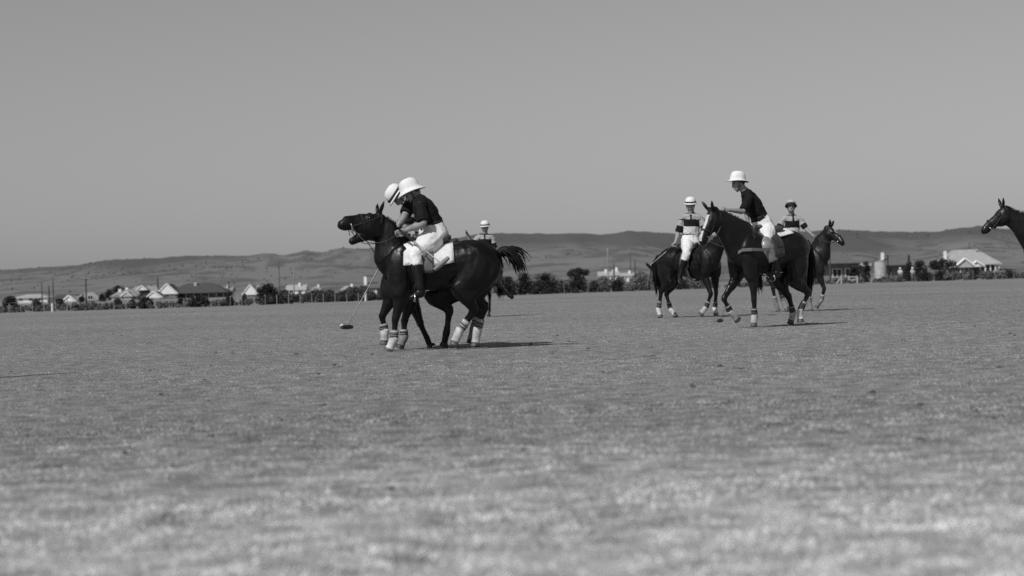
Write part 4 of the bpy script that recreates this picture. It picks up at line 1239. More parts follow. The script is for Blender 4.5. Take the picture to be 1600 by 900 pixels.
def window(root, x, y, z, w, h):
    fr = MB().box(x - w / 2 - .1, x + w / 2 + .1, y - .10, y + .02, z - .1, z + h + .1).build('window', M['trim'], root)
    MB().box(x - w / 2, x - .04, y - .13, y - .05, z, z + h).build('pane', M['glass'], fr)
    MB().box(x + .04, x + w / 2, y - .13, y - .05, z, z + h).build('pane', M['glass'], fr)

def chimney(root, x, y, z0, z1, w=0.8, mat='wall_white'):
    c = MB().box(x - w / 2, x + w / 2, y - w / 2, y + w / 2, z0, z1).build('chimney', M[mat], root)
    MB().box(x - w / 2 - .08, x + w / 2 + .08, y - w / 2 - .08, y + w / 2 + .08, z1, z1 + .14).build('chimney_cap', M['wall_grey'], c)

class House:
    def __init__(self, label, px, Y, cat='house', group='houses beyond the field', name='bungalow'):
        self.Y = Y; g = G(px, Y); self.o = g
        self.root = empty(name, g, 0, label, cat, group)
        self.s = FPX / Y
        self.px = px
    def x(self, px): return G(px, self.Y).x - self.o.x
    def z(self, px, py): return HZ(px, py, self.Y)
    def walls(self, x0, x1, y0, y1, h, mat='wall_pale'):
        return MB().box(x0, x1, y0, y1, -0.1, h).build('wall', M[mat], self.root)

# far left: pale house cut by the old frame, and the one beside it
h = House('pale flat-fronted house at the far left behind thin poles', 55, 520); z = h.z
x0, x1 = h.x(22), h.x(74); h.walls(x0, x1, 0, 7, z(55, 465), 'wall_white')
roof_part(h.root, x0, x1, 0, 7, z(55, 465), z(55, 459.5), 'hip', 'roof_pale')
for q in (0.2, 0.5, 0.8): window(h.root, x0 + (x1 - x0) * q, 0, 0.7, 1.0, 0.9)

h = House('long dark roofed shed behind the far left poles', 105, 560); z = h.z
x0, x1 = h.x(86), h.x(118); h.walls(x0, x1, 0, 7, z(100, 467), 'wall_grey'); roof_part(h.root, x0, x1, 0, 7, z(100, 467), z(100, 460), 'gable_x', 'roof_dark')

h = House('white gabled cottage with pale hip roof at far left', 128, 480); z = h.z
x0, x1 = h.x(112), h.x(155); h.walls(x0, x1, 1, 8, z(135, 470), 'wall_white'); roof_part(h.root, x0, x1, 1, 8, z(135, 469), z(135, 456.5), 'hip', 'roof_light', hipl=0.35)
a0, a1 = h.x(104), h.x(121); h.walls(a0, a1, -3, 4, z(112, 470), 'wall_white'); roof_part(h.root, a0, a1, -3, 4, z(112, 471), z(112, 462), 'gable_y', 'roof_pale'); gable_front(h.root, a0, a1, -3, z(112, 471), z(112, 462))
window(h.root, (a0 + a1) / 2, -3, 0.6, 1.0, 0.9); window(h.root, h.x(140), 1, 0.6, 1.2, 0.9)
MB().box(h.x(127), h.x(130), 0.85, 1.0, 0, 2.0).build('door', M['door'], h.root)

h = House('rambling pale roofed house with two chimneys left of the dark roof', 205, 620); z = h.z
x0, x1 = h.x(172), h.x(212); h.walls(x0, x1, 2, 10, z(190, 464)); roof_part(h.root, x0, x1, 2, 10, z(190, 463), z(190, 453), 'hip', 'roof_light', hipl=0.3)
a0, a1 = h.x(195), h.x(245); h.walls(a0, a1, 5, 13, z(215, 460)); roof_part(h.root, a0, a1, 5, 13, z(215, 460), z(215, 447), 'hip', 'roof_light', hipl=0.2)
b0, b1 = h.x(193), h.x(207); h.walls(b0, b1, -2, 5, z(200, 464)); roof_part(h.root, b0, b1, -2, 5, z(200, 463), z(200, 456), 'gable_y', 'roof_light'); gable_front(h.root, b0, b1, -2, z(200, 463), z(200, 456), 'wall_pale')
chimney(h.root, h.x(183), 5, z(183, 460), z(183, 451.5), 0.9); chimney(h.root, h.x(192), 7, z(192, 458), z(192, 449), 0.9)
window(h.root, h.x(200), -2, 0.8, 1.3, 0.9); window(h.root, h.x(180), 2, 0.8, 1.3, 0.9); window(h.root, h.x(215), 5, 0.8, 1.3, 0.9)
g0, g1 = h.x(213), h.x(226); roof_part(h.root, g0, g1, 3, 9, z(219, 453), z(219, 446.5), 'gable_y', 'roof_light'); gable_front(h.root, g0, g1, 3, z(219, 453), z(219, 446.5))

h = House('small bungalow with bright gable and curved porch beside the dark roof', 237, 560); z = h.z
x0, x1 = h.x(230), h.x(252); h.walls(x0, x1, 0, 8, z(240, 467), 'wall_pale'); roof_part(h.root, x0, x1, 0, 8, z(240, 465), z(240, 455.5), 'gable_y', 'roof_mid'); gable_front(h.root, x0, x1, 0, z(240, 465), z(240, 455.5))
window(h.root, h.x(240), 0, 0.5, 1.5, 0.8)
for q in (231, 251): MB().box(h.x(q) - .15, h.x(q) + .15, -1.6, -1.3, 0, z(240, 468)).build('porch_post', M['trim'], h.root)
MB().box(x0 - .3, x1 + .3, -1.9, 0, z(240, 468), z(240, 467)).build('porch_roof', M['roof_mid'], h.root)

h = House('large bungalow with long dark roof and bright front gable', 300, 590); z = h.z
x0, x1 = h.x(262), h.x(352); h.walls(x0, x1, 3, 13, z(300, 458), 'wall_brick'); roof_part(h.root, x0, x1, 1, 14, z(300, 457.5), z(300, 442.5), 'hip', 'roof_dark', hipl=0.28, o=0.6)
a0, a1 = h.x(250), h.x(279); h.walls(a0, a1, -3, 5, z(264, 460), 'wall_grey'); roof_part(h.root, a0, a1, -3, 7, z(264, 459), z(264, 443.5), 'gable_y', 'roof_dark'); gable_front(h.root, a0, a1, -3, z(264, 459), z(264, 443.5))
window(h.root, h.x(272), -3, 0.9, 1.5, 1.0); chimney(h.root, h.x(301), 6, z(301, 447), z(301, 440.5), 0.9, 'wall_pale')
for q in (290, 302, 314, 326, 338, 349): MB().box(h.x(q) - .12, h.x(q) + .12, 0.6, 0.85, 0, z(300, 459)).build('verandah_post', M['door'], h.root)
window(h.root, h.x(296), 3, 0.8, 1.5, 1.1); window(h.root, h.x(333), 3, 0.8, 1.5, 1.1); MB().box(h.x(312), h.x(316), 2.85, 3.0, 0, 2.1).build('door', M['door'], h.root)
MB().box(x0, x1, 0.5, 0.7, z(300, 459), z(300, 457.8)).build('fascia', M['gutter'], h.root)

h = House('cottage with a bright white gable beside the big round tree', 392, 560); z = h.z
x0, x1 = h.x(381), h.x(402); h.walls(x0, x1, 0, 9, z(392, 461), 'wall_pale'); roof_part(h.root, x0, x1, 0, 9, z(392, 460), z(392, 445), 'gable_y', 'roof_light'); gable_front(h.root, x0, x1, 0, z(392, 460), z(392, 445)); window(h.root, h.x(392), 0, 0.6, 1.2, 0.9)
roof_part(h.root, h.x(400), h.x(415), 3, 9, z(400, 452), z(400, 445), 'gable_x', 'roof_light')

for i, (p0, p1, pe, pr, Y, lab, rm) in enumerate([(448, 477, 453, 445, 700, 'low pale roofed house behind the scrub right of the slim pole', 'roof_pale'),
        (533, 557, 452, 446.5, 700, 'low pale roofed house left of the near ponies', 'roof_pale'),
        (342, 362, 455, 448, 760, 'distant pale roof showing past the end of the dark roof', 'roof_light'),
        (486, 502, 453, 447, 820, 'tiny pale gabled house among the scrub left of the ponies', 'roof_light'),
        (937, 953, 431, 424, 640, 'leftmost white house of the bright cluster at mid right', 'roof_pale'),
        (954, 970, 430, 421, 650, 'tallest white house of the bright cluster at mid right', 'roof_pale'),
        (971, 992, 431, 426, 640, 'rightmost white house of the bright cluster at mid right', 'roof_pale')]):
    h = House(lab, (p0 + p1) / 2, Y); z = h.z; pc = (p0 + p1) / 2
    x0, x1 = h.x(p0), h.x(p1); h.walls(x0, x1, 0, 8, z(pc, pe), 'wall_white'); roof_part(h.root, x0, x1, 0, 8, z(pc, pe), z(pc, pr), 'hip' if i % 2 else 'gable_x', rm)
    for q in (0.25, 0.72): window(h.root, x0 + (x1 - x0) * q, 0, max(0.6, z(pc, pe) - 1.8), 1.2, 1.1)
    chimney(h.root, x0 + (x1 - x0) * 0.66, 3, z(pc, pr) - 0.6, z(pc, pr) + 0.8, 0.8)

h = House('grey house with a white chimney seen past the chest of the nearest pony', 585, 330); z = h.z
x0, x1 = h.x(565), h.x(625); h.walls(x0, x1, 0, 8, z(585, 450), 'wall_grey'); roof_part(h.root, x0, x1, 0, 8, z(585, 449), z(585, 438), 'hip', 'roof_mid', hipl=0.3)
chimney(h.root, h.x(570.5), 1.5, z(570, 452), z(570, 431), 0.5); MB().box(h.x(571), h.x(582), 1.2, 1.8, z(575, 431.6), z(575, 430.4)).build('chimney_cowl', M['gutter'], h.root)
window(h.root, h.x(581), 0, z(581, 461), 0.7, 0.8); MB().box(h.x(586), h.x(589), -.12, .02, 0, z(585, 452)).build('door', M['trim'], h.root)

# right: long shed, water tank, second shed, and the pale roofed house
h = House('long low shed with grey roof and dark gutter behind the water tank', 1300, 285, 'shed', None, 'farm_shed'); z = h.z
x0, x1 = h.x(1215), h.x(1341); h.walls(x0, x1, 1, 12, z(1300, 411), 'wall_grey'); roof_part(h.root, x0, x1, 0.5, 16, z(1300, 412), z(1300, 393), 'hip', 'roof_mid', hipl=0.12)
MB().box(x0 - .4, x1 + .4, -0.3, 0.0, z(1300, 413.6), z(1300, 411.6)).build('gutter', M['gutter'], h.root)
for q in (1228, 1262, 1310, 1330): window(h.root, h.x(q), 1, 0.9, 1.2, 1.1)
b0, b1 = h.x(1338), h.x(1362); roof_part(h.root, b0, b1, 1, 7, z(1350, 414), z(1350, 410.5), 'gable_x', 'roof_pale'); MB().box(b0, b1, 1.2, 7, 0, z(1350, 415)).build('lean_to_wall', M['wall_brick'], h.root)

h = House('grey shed with dark eave right of the water tank', 1402, 275, 'shed', None, 'garden_shed'); z = h.z
x0, x1 = h.x(1384), h.x(1424); h.walls(x0, x1, 1, 8, z(1402, 414), 'wall_grey'); roof_part(h.root, x0, x1, 0.5, 10, z(1402, 414.5), z(1402, 400), 'gable_x', 'roof_mid', o=0.2)
MB().box(x0 - .2, x1 + .2, -.1, .25, z(1402, 416), z(1402, 414)).build('gutter', M['gutter'], h.root)
chimney(h.root, h.x(1386), 3, z(1386, 406), z(1386, 393), 0.42); MB().box(h.x(1391), h.x(1396), .9, 1.02, 0, 1.9).build('door', M['door'], h.root)

def build_tank():
    Y = EDGE(1376, 240); g = G(1376, Y); root = empty('water_tank', g, 0, 'pale corrugated water tank standing between the two sheds', 'water tank')
    r = 9.3 / (FPX / Y); z0 = HZ(1376, 441, Y); z1 = HZ(1376, 409, Y)
    v = []; f = []; seg = 28; rings = 34
    for i in range(rings + 1):
        z = z0 + (z1 - z0) * i / rings; rr = r * (1 + 0.012 * (1 if i % 2 else -1))
        for j in range(seg):
            a = 2 * math.pi * j / seg; v.append((rr * math.cos(a), rr * math.sin(a), z))
    for i in range(rings):
        for j in range(seg):
            a = i * seg + j; b = i * seg + (j + 1) % seg; f.append((a, b, b + seg, a + seg))
    mesh_obj('barrel', v, f, M['tank'], root, True)
    v = [(r * 1.03 * math.cos(2 * math.pi * j / seg), r * 1.03 * math.sin(2 * math.pi * j / seg), z1) for j in range(seg)] + [(0, 0, z1 + 0.25)]
    mesh_obj('lid', v, [(j, (j + 1) % seg, seg) for j in range(seg)] + [tuple(range(seg - 1, -1, -1))], M['roof_light'], root)
    for j in range(6):
        a = 2 * math.pi * j / 6 + 0.2
        MB().box(r * .8 * math.cos(a) - .08, r * .8 * math.cos(a) + .08, r * .8 * math.sin(a) - .08, r * .8 * math.sin(a) + .08, -0.05, z0 + .02).build('leg', M['pole'], root)
    MB().bar((r + .25, 0, 0), (r + .25, 0, z1 + .9), 0.06).build('down_pipe', M['gutter'], root)
    MB().bar((r * .98, 0, z0 + .5), (r + .9, -.3, 0), 0.05).build('brace', M['pole'], root)
build_tank()

h = House('pale hip roofed house with two white chimneys at far right', 1520, 300); z = h.z
x0, x1 = h.x(1484), h.x(1562); h.walls(x0, x1, 1.5, 11, z(1520, 414), 'wall_grey'); roof_part(h.root, x0, x1, 0, 12, z(1520, 412.5), z(1505, 389.5), 'hip', 'roof_pale', hipl=0.27, o=0.35)
chimney(h.root, h.x(1486.5), 4, z(1487, 405), z(1487, 390.5), 0.42); chimney(h.root, h.x(1541), 5, z(1541, 404), z(1541, 392), 0.40)
a0, a1 = h.x(1488), h.x(1512); h.walls(a0, a1, -3, 2, z(1500, 418), 'wall_brick'); roof_part(h.root, a0, a1, -3, 4, z(1500, 417), z(1500, 404.5), 'gable_y', 'roof_pale')
gable_front(h.root, a0, a1, -3, z(1500, 417), z(1500, 404.5), 'wall_pale')
b0, b1 = h.x(1514), h.x(1529); roof_part(h.root, b0, b1, -1.5, 3, z(1521, 416), z(1521, 408.5), 'gable_y', 'roof_pale'); gable_front(h.root, b0, b1, -1.5, z(1521, 416), z(1521, 408.5))
for q in (1532, 1540, 1548, 1556, 1562): MB().box(h.x(q) - .09, h.x(q) + .09, 0.0, 0.2, 0, z(1540, 414)).build('verandah_post', M['trim'], h.root)
MB().box(h.x(1530), x1, 0.0, 0.12, 0.5, 1.1).build('verandah_rail', M['wall_pale'], h.root)
for q in (1537, 1552): window(h.root, h.x(q), 1.5, 0.9, 1.1, 1.2)
window(h.root, h.x(1500), -3, 0.8, 1.1, 0.9)

# ------------------------------------------------------------------ poles, posts and fences
def pole(label, px, top, Y, r=0.11, mat='pole', arms=1, lean=0.0):
    if Y < 265:
        r = r * EDGE(px, Y) / Y; Y = EDGE(px, Y)
    g = G(px, Y); root = empty('telegraph_pole', g, 0, label, 'pole', 'poles beyond the field')
    hgt = HZ(px, top, Y)
    Tubes().tube([(0, 0, -0.2), (lean * .5, 0, hgt * .5), (lean, 0, hgt)], [r * 1.2, r, r * .8], seg=8, k=2, cap=0.05).obj('shaft', M[mat], root)
    for i in range(arms):
        a = MB().box(lean - 0.55, lean + 0.55, -0.13 - r, -r, hgt - 0.35 - i * 0.5, hgt - 0.24 - i * 0.5).build('crossarm', M[mat], root)
        for s in (-.45, -.15, .15, .45):
            MB().box(lean + s - .03, lean + s + .03, -.1 - r, -.04 - r, hgt - 0.24 - i * 0.5, hgt - 0.10 - i * 0.5).build('insulator', M['trim'], a)
pole('short dark pole second from the left edge', 77, 446, 300, 0.13, arms=0)
pole('tall slim dark pole nearest the left edge', 84, 434, 216, 0.07, arms=0)
pole('tall dark pole before the white gabled cottage', 135, 433, 290, 0.13)
pole('dark pole rising behind the front gables', 247, 432, 640, 0.30, arms=0)
pole('dark pole past the end of the long dark roof', 357.5, 440, 560, 0.22, arms=0)
pole('slim pale pole standing right of the big round tree', 460, 418, 250, 0.085, 'pole_light', arms=0)
pole('tall slim pole standing right of the dark bushes', 951, 388, 262, 0.075, 'pole_light', arms=0)
pole('shorter pole beside the bright white houses', 960, 411, 520, 0.22, arms=0)
pole('dark pole right of the bright white houses', 993, 406, 380, 0.13, arms=0)
pole('thin far pole above the white houses at mid right', 986, 395, 900, 0.22, arms=0)
pole('tall dark pole below the muzzle of the bay pony', 1297.5, 366, 250, 0.10, arms=1)
pole('thin pole behind the pale roof at far right', 1516, 379, 560, 0.16, arms=0)
pole('thin pole among the shrubs at the far left edge', 66, 441, 420, 0.13, arms=0)
pole('thin distant pole on the open slope left of the near ponies', 437, 409, 900, 0.20, arms=0)

def small_post(label, px, top, Y, r=0.07, mat='trim', lean=0.0, brace=None, name='marker_post'):
    r = r * EDGE(px, Y) / Y * 0.8; lean = lean * EDGE(px, Y) / Y; brace = brace * EDGE(px, Y) / Y if brace else None; Y = EDGE(px, Y); g = G(px, Y); root = empty(name, g, 0, label, 'post', 'posts along the field edge')
    h = HZ(px, top, Y)
    MB().bar((0, 0, -.05), (lean, 0, h), r).build('post', M[mat], root)
    MB().box(lean - r * 1.25, lean + r * 1.25, -r * 1.25, r * 1.25, h - .01, h + .06).build('cap', M[mat], root)
    if brace: MB().bar((brace, 0, 0), (lean * .7, 0, h * .75), r * .8).build('brace', M[mat], root)
small_post('white post in the scrub before the nearest pony', 571.5, 459, 214, 0.10)
small_post('white post with a slanting brace below the bay pony', 1315, 431, 214, 0.075, 'wall_pale', brace=-0.6)
small_post('leaning white rail propped in the scrub right of the dark bushes', 988, 435, 225, 0.09, 'wall_pale', lean=-0.85)
small_post('small white marker among the grass at far left', 82, 476, 214, 0.11)
def gate():
    Y = EDGE(1333, 216); g = G(1333, Y); root = empty('timber_gate', g, 0, 'pale square timber gate frame left of the water tank', 'gate')
    hw = 6.5 / (FPX / Y); h = HZ(1333, 431, Y)
    for s in (-1, 1): MB().box(s * hw - .07, s * hw + .07, -.06, .06, 0, h).build('post', M['wall_pale'], root)
    for zz in (h - .12, h * .5): MB().box(-hw + .07, hw - .07, -.04, .04, zz - .05, zz + .05).build('rail', M['wall_pale'], root)
    MB().bar((-hw + .1, 0.05, .1), (hw - .1, 0.05, h * .48), .035).build('brace', M['wall_pale'], root)
gate()
def fence(label, p0, p1, n, Y, hgt):
    mid = (p0 + p1) / 2; hgt = hgt * EDGE(mid, Y) / 216
    g = G(mid, EDGE(mid, Y)); root = empty('wire_fence', g, 0, label, 'fence')
    pts = [G(px, EDGE(px, Y)) - g for px in np.linspace(p0, p1, n)]
    for p in pts:
        h = hgt * random.uniform(.85, 1.08)
        MB().box(p.x - .022, p.x + .022, p.y - .022, p.y + .022, -.05, h).build('fence_post', M['pole_light'], root)
    for q in (.35, .65, .92):
        w = MB()
        for a, b in zip(pts[:-1], pts[1:]):
            w.bar((a.x, a.y - .05, hgt * q), (b.x, b.y - .05, hgt * q), 0.005)
        w.build('wire', M['wire'], root)
fence('wire fence with thin posts along the left field edge', -40, 560, 34, 217, 1.15)
fence('wire fence with thin posts along the right field edge', 1345, 1680, 22, 219, 1.2)
fence('wire fence with thin posts behind the middle ponies', 770, 1310, 30, 221, 1.15)

# ------------------------------------------------------------------ trees and bushes
M['leaf_dark'] = make_mat('leaf_dark', 0.030, 0.7, 0.5, 0.9, spec=0.2)
M['leaf_mid'] = make_mat('leaf_mid', 0.060, 0.7, 0.4, 0.9, spec=0.2)
M['leaf_dry'] = make_mat('leaf_dry', 0.135, 0.8, 0.35, 0.5, spec=0.1)
M['bark'] = make_mat('bark', 0.06, 0.9, 0.3, 5)

def leaf_cloud(centres, radii, n, size, squash=1.0):
    """leaf triangles scattered through overlapping clumps, denser towards each clump's skin"""
    C = np.asarray(centres); Rr = np.asarray(radii)
    k = rng.choice(len(C), n, p=Rr ** 2 / np.sum(Rr ** 2))
    d = rng.normal(size=(n, 3)); d /= np.linalg.norm(d, axis=1, keepdims=True)
    r = Rr[k] * rng.uniform(0.45, 1.08, n) ** 0.6
    p = C[k] + d * r[:, None] * np.array([1, 1, squash])
    p[:, 2] = np.maximum(p[:, 2], 0.03)
    a = rng.normal(size=(n, 3)); a /= np.linalg.norm(a, axis=1, keepdims=True)
    b = np.cross(a, d + rng.normal(size=(n, 3)) * .4); b /= (np.linalg.norm(b, axis=1, keepdims=True) + 1e-6)
    s = size * rng.uniform(.6, 1.4, n)[:, None]
    v = np.stack([p - a * s, p + a * s, p + b * s * 1.3, p - b * s * .5], 1)
    return v[:, (0, 3, 1, 2)]

def leaf_mesh(name, v, mat, parent):
    n = len(v)
    me = bpy.data.meshes.new(name)
    me.vertices.add(n * 4); me.vertices.foreach_set('co', v.ravel())
    me.loops.add(n * 4); me.loops.foreach_set('vertex_index', np.arange(n * 4, dtype=np.int32))
    me.polygons.add(n); me.polygons.foreach_set('loop_start', np.arange(0, n * 4, 4, dtype=np.int32))
    me.update(calc_edges=True); me.materials.append(mat)
    return link(bpy.data.objects.new(name, me), parent)

def plant(name, label, px0, px1, top, Y, mat='leaf_dark', shape='round', n=2600, group='bushes along the field edge', cat='bush', base=None, dens=1.0):
    pc = (px0 + px1) / 2
    if Y < 250: Y = EDGE(pc, Y)
    g = G(pc, Y); root = empty(name, g, 0, label, cat, group)
    w = (px1 - px0) / (FPX / Y) / 2; h = HZ(pc, top, Y)
    cs = []; rs = []
    if shape == 'round':
        for i in range(26):
            a = random.uniform(0, 6.28); u = random.random() ** .5; t = random.random()
            env = math.sqrt(max(0.05, 1 - (max(0, t - .45) / .55) ** 2)) * (0.82 + .18 * min(1, t * 4))
            rr = w * random.uniform(.22, .36)
            cs.append((math.cos(a) * u * max(0, env * w - rr), math.sin(a) * u * max(0, env * w - rr), max(rr * .5, t * (h - rr)))); rs.append(rr)
        cs += [(-w * .62, 0, h * .32), (w * .62, 0, h * .32), (-w * .55, 0, h * .62), (w * .55, 0, h * .60), (-w * .32, 0, h - w * .42), (w * .30, 0, h - w * .40), (0, 0, h - w * .36), (0, 0, h * .5)]; rs += [w * .38, w * .38, w * .38, w * .38, w * .36, w * .36, w * .36, w * .5]
        tb = 0
    elif shape == 'column':
        for i in range(16):
            t = i / 15; rr = w * random.uniform(.5, .8) * (1 - .35 * t)
            cs.append((random.uniform(-.4, .4) * w, random.uniform(-.4, .4) * w, max(rr * .6, t * (h - rr)))); rs.append(rr)
        tb = 0
    elif shape == 'cone':
        for i in range(26):
            t = i / 25; env = w * (1 - t) ** .8; rr = max(.12 * w, env * .5); a = i * 2.4
            cs.append((math.cos(a) * env * .5, math.sin(a) * env * .5, rr * .5 + t * (h - rr))); rs.append(rr)
        tb = 0
    else:   # flat-topped crown on a trunk
        zb = base if base else h * .55
        for i in range(30):
            a = random.uniform(0, 6.28); u = random.random() ** .5; rr = w * random.uniform(.14, .25)
            x = math.cos(a) * u * (w - rr); zz = zb + (h - zb - rr) * math.sqrt(max(0.05, 1 - (x / w) ** 2)) * random.uniform(.35, 1)
            cs.append((x, math.sin(a) * u * (w - rr), zz)); rs.append(rr)
        tb = zb
    size = min(max(0.05, 0.9 / (FPX / Y) * 1.0), 0.35)
    v = leaf_cloud(cs, rs, int(n * dens), size)
    Tr = Tubes()
    top_t = Vector((0, 0, max(h * .55, tb)))
    Tr.tube([(0, 0, -.1), (0.05, 0, top_t.z * .5), top_t], [max(.06, w * .10), max(.05, w * .08), .03], seg=7, k=2)
    for c in cs[:7]:
        c = Vector(c); s = Vector((0.02, 0, top_t.z * .45))
        Tr.tube([s, s.lerp(c, .6) + Vector((0, 0, .05)), c], [max(.03, w * .05), max(.02, w * .03), .012], seg=5, k=2)
    Tr.obj('trunk', M['bark'], root)
    leaf_mesh('crown', v, M[mat], root)
    return root

plant('bush', 'round dark bush just right of the nearest pony, leftmost of four', 781, 807, 431, 218)
plant('bush', 'upright dark bush below the end of the streaming tail', 806, 834, 426, 219, n=2800)
plant('bush', 'broadest dark bush right of the streaming tail', 830, 876, 425, 217, n=3800)
plant('bush', 'dark round bush under the flat-topped tree', 887, 920, 428, 217, n=3000)
plant('tree', 'dark flat-topped tree spreading above a round bush', 880, 925, 418, 240, shape='flat', cat='tree', group='trees beyond the field', n=2600, base=HZ(900, 431, EDGE(902, 240)))
plant('bush', 'small dark bush beside the leaning white rail', 953, 977, 436, 219, n=1800)
plant('tree', 'big round dark tree at the left field edge', 399, 436, 442, 222, cat='tree', group='trees beyond the field', n=3800)
plant('bush', 'dark bush before the small bungalow porch', 216, 240, 464, 216, n=2200)
plant('bush', 'wide dark bush before the long dark roof', 293, 328, 461, 217, n=2600)
plant('bush', 'tall narrow bush at the end of the long dark roof', 351, 366, 455, 219, shape='column', n=1500)
plant('bush', 'narrow dark bush below the bright white gable', 378, 388, 459, 219, shape='column', n=1000)
plant('tree', 'dark tree behind the rambling pale roofed house', 163, 178, 452, 700, cat='tree', group='trees beyond the field', n=900)
plant('tree', 'taller dark tree above the chimneys of the pale roofed house', 170, 200, 445.5, 690, cat='tree', group='trees beyond the field', n=1400)
plant('bush', 'dark shrub between the far left cottage and its neighbour', 154, 166, 459, 420, n=800)
plant('bush', 'grey shrub below the far left pale house', 48, 66, 467, 230, 'leaf_mid', n=1500)
plant('bush', 'dark shrub against the wall of the white gabled cottage', 122, 133, 463, 380, n=900)
plant('bush', 'low dark shrub beneath the long dark shed', 86, 100, 466, 300, n=900)
plant('bush', 'dark shrub left of the far left pale house', 2, 30, 462, 235, n=1800)
plant('bush', 'dark rounded bush behind the pale gate frame', 1325, 1345, 416, 236, n=1700)
plant('tree', 'dark pointed conifer right of the grey shed', 1408, 1434, 399, 232, shape='cone', cat='tree', group='trees beyond the field', n=2400)
plant('tree', 'dark bushy tree beside the pointed conifer', 1424, 1452, 406, 234, cat='tree', group='trees beyond the field', n=2600)
plant('tree', 'dark arching tree before the pale hip roof', 1448, 1500, 402, 245, shape='flat', cat='tree', group='trees beyond the field', n=3000, base=HZ(1475, 421, EDGE(1474, 245)))
plant('bush', 'low dark bush at the foot of the bushy tree', 1430, 1462, 424, 218, n=1600)
plant('bush', 'grey bush below the verandah of the far right house', 1500, 1526, 421, 222, 'leaf_mid', n=1500)
plant('bush', 'dark low bush near the right edge under the pale house', 1538, 1556, 423, 220, 'leaf_mid', n=1200)
plant('bush', 'dark low bush at the very edge of the field under the entering pony', 1561, 1590, 419, 222, 'leaf_mid', n=1500)
plant('bush', 'dark hedge clump seen under the belly of the walking pony', 1052, 1076, 436, 219, n=1500)
plant('bush', 'dark shrub seen between the legs of the walking pony', 1080, 1108, 437, 221, n=1500)
plant('bush', 'dark shrub glimpsed between the blazed pony and the bay pony', 1196, 1206, 436, 219, n=800)
plant('bush', 'grey shrub behind the slim pale pole', 472, 492, 457, 230, 'leaf_mid', n=1300)
plant('bush', 'dark shrub in the scrub before the low pale roofs', 506, 526, 452, 236, 'leaf_mid', n=1400)
plant('bush', 'shrub in the scrub just left of the white post', 545, 568, 452, 240, 'leaf_mid', n=1400)

for lab, a, b, t, Y, mt, sh in [
        ('dark shrub below the rambling pale roofed house', 176, 192, 466, 224, 'leaf_dark', 'round'),
        ('low dark shrub left of the small bungalow porch', 200, 214, 468, 222, 'leaf_mid', 'round'),
        ('dark shrub under the end gable of the large bungalow', 276, 292, 465, 226, 'leaf_dark', 'round'),
        ('dark brush just right of the big round tree', 434, 456, 452, 224, 'leaf_mid', 'round'),
        ('dark shrub midway between the slim pale pole and the near ponies', 524, 546, 455, 222, 'leaf_dark', 'round'),
        ('dark shrub under the chest of the nearest pony', 588, 612, 452, 222, 'leaf_dark', 'round'),
        ('grey shrub between the two clumps of dark bushes', 872, 890, 441, 222, 'leaf_mid', 'round'),
        ('grey shrub right of the bush under the flat-topped tree', 918, 938, 438, 221, 'leaf_mid', 'round'),
        ('dark tree rising behind the gate and long shed', 1346, 1362, 408, 245, 'leaf_dark', 'round'),
        ('dark low bush just right of the two onlookers by the conifer', 1458, 1484, 422, 219, 'leaf_dark', 'round')]:
    plant('bush', lab, a, b, t, Y, mt, sh, n=1500)

def scrub(label, p0, p1, ytop, Y, n, mat, gap=0.35, seed=0):
    """rank grass and weeds beyond the mown field"""
    mid = (p0 + p1) / 2
    g = G(mid, EDGE(mid, Y))
    cs = []; rs = []
    for i in range(int((p1 - p0) * 0.105)  * 2):
        px = random.uniform(p0, p1); e = EDGE(px, Y); k0 = e / 216.0
        p = G(px, e + random.uniform(0, 14) * k0); x, y = p.x, p.y
        k = noise.noise(Vector((x / 5, y / 9, seed))) + .5 * noise.noise(Vector((x / 1.7, y / 4, seed + 3)))
        if k < -gap: continue
        hh = ytop * k0 * (0.68 + 0.32 * max(0, k + .4)) * random.uniform(.6, 1.1)
        for q in range(3):
            rr = hh * random.uniform(.24, .4)
            cs.append((x - g.x + random.uniform(-.4, .4), y - g.y, max(rr * .4, random.random() * (hh - rr)))); rs.append(rr)
    v = leaf_cloud(cs, rs, n, 0.085 * EDGE(mid, Y) / 216)
    o = leaf_mesh('scrub', v, M[mat], None); o.location = g
    tag(o, label, 'scrub', kind='stuff')
scrub('pale rank grass along the left field edge', -60, 420, 1.1, 215, 26000, 'leaf_dry', seed=1)
scrub('mixed scrub between the big round tree and the near ponies', 415, 640, 2.0, 216, 26000, 'leaf_mid', seed=2)
scrub('tall grey weeds behind the middle ponies', 770, 1120, 2.2, 219, 34000, 'leaf_dry', seed=5)
scrub('low weeds round the gate and water tank', 1130, 1430, 0.9, 216, 12000, 'leaf_dry', seed=7)
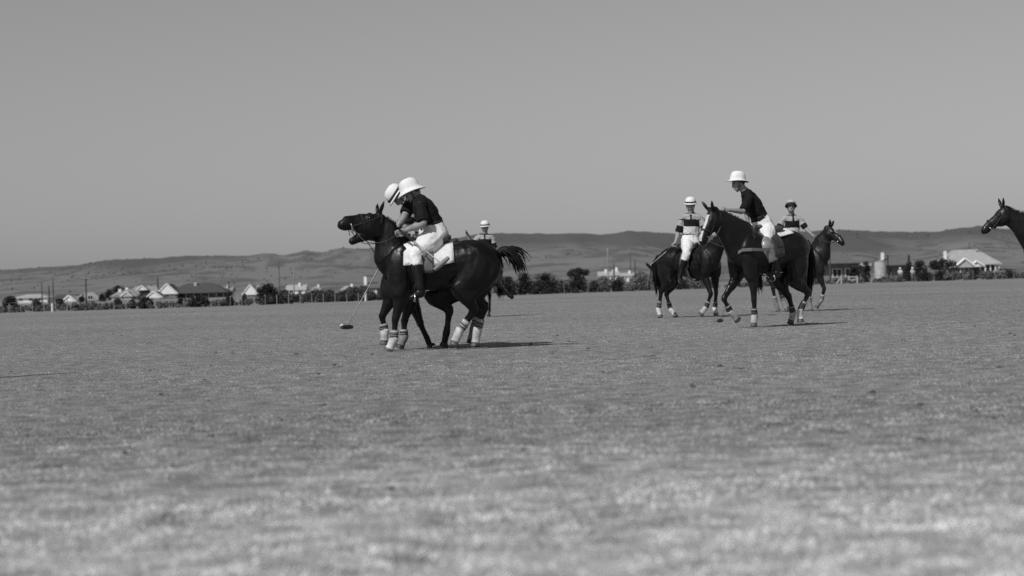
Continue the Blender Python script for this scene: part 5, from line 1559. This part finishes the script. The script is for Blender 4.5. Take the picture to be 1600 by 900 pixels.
scrub('tall mixed weeds below the pale roofed house', 1425, 1700, 1.55, 216, 20000, 'leaf_dry', seed=9)
scrub('darker brush behind the left rank grass', -60, 420, 1.0, 240, 9000, 'leaf_mid', gap=-0.1, seed=11)

# ------------------------------------------------------------------ onlookers by the sheds
class Spot:
    def __init__(self, px, Y, deg):
        self.loc = G(px, Y); self.rz = R(deg); self.M = Matrix.Translation(self.loc) @ Matrix.Rotation(self.rz, 4, 'Z')
def onlooker(px, Y, deg, label, hat='white', shirt='white', trousers='wall_grey'):
    H = Spot(px, Y, deg)
    J = dict(hip=(0, 0, .95), chest=(0.0, 0, 1.25), neck=(0.0, 0, 1.47), head=(0.03, 0, 1.63), shL=(0, .18, 1.42), shR=(0, -.18, 1.42), elL=(.02, .26, 1.14), elR=(.05, -.26, 1.14),
             haL=(.16, .22, .95), haR=(.18, -.18, .98), knL=(.02, .11, .5), knR=(.05, -.11, .5), anL=(-.01, .12, .09), anR=(.02, -.12, .09), toeL=(.16, .14, .04), toeR=(.19, -.14, .04))
    build_person(H, 'person', label, J, shirt, hat, 'onlookers beside the sheds', boots=False, trousers=trousers)
onlooker(1407, EDGE(1407, 226), -100, 'onlooker in white shirt standing before the grey shed')
onlooker(1426, EDGE(1426, 228), -70, 'onlooker in white shirt standing before the conifer')
onlooker(1189, EDGE(1189, 232), -90, 'onlooker in white seen under the belly of the blazed pony', trousers='breeches')
onlooker(1208, EDGE(1208, 230), -110, 'onlooker in white beside the shrub under the blazed pony', trousers='breeches')

# a goal post just outside the left of the picture throws the dark shadow on the turf
g = G(116, 19.6) - Vector((SUN_DIR.x, SUN_DIR.y, 0)) / -SUN_DIR.z * 3.2
root = empty('goal_post', g, 0, 'round goal post left of view throwing a narrow shadow on the turf', 'post')
Tubes().tube([(0, 0, -.05), (0, 0, 1.6), (0, 0, 3.0)], [0.10, 0.095, 0.085], seg=12, cap=0.1).obj('shaft', M['trim'], root)
Tubes().ball((0, 0, 3.10), (0.06, 0.06, 0.10), seg=10, rings=6).obj('knob', M['trim'], root)
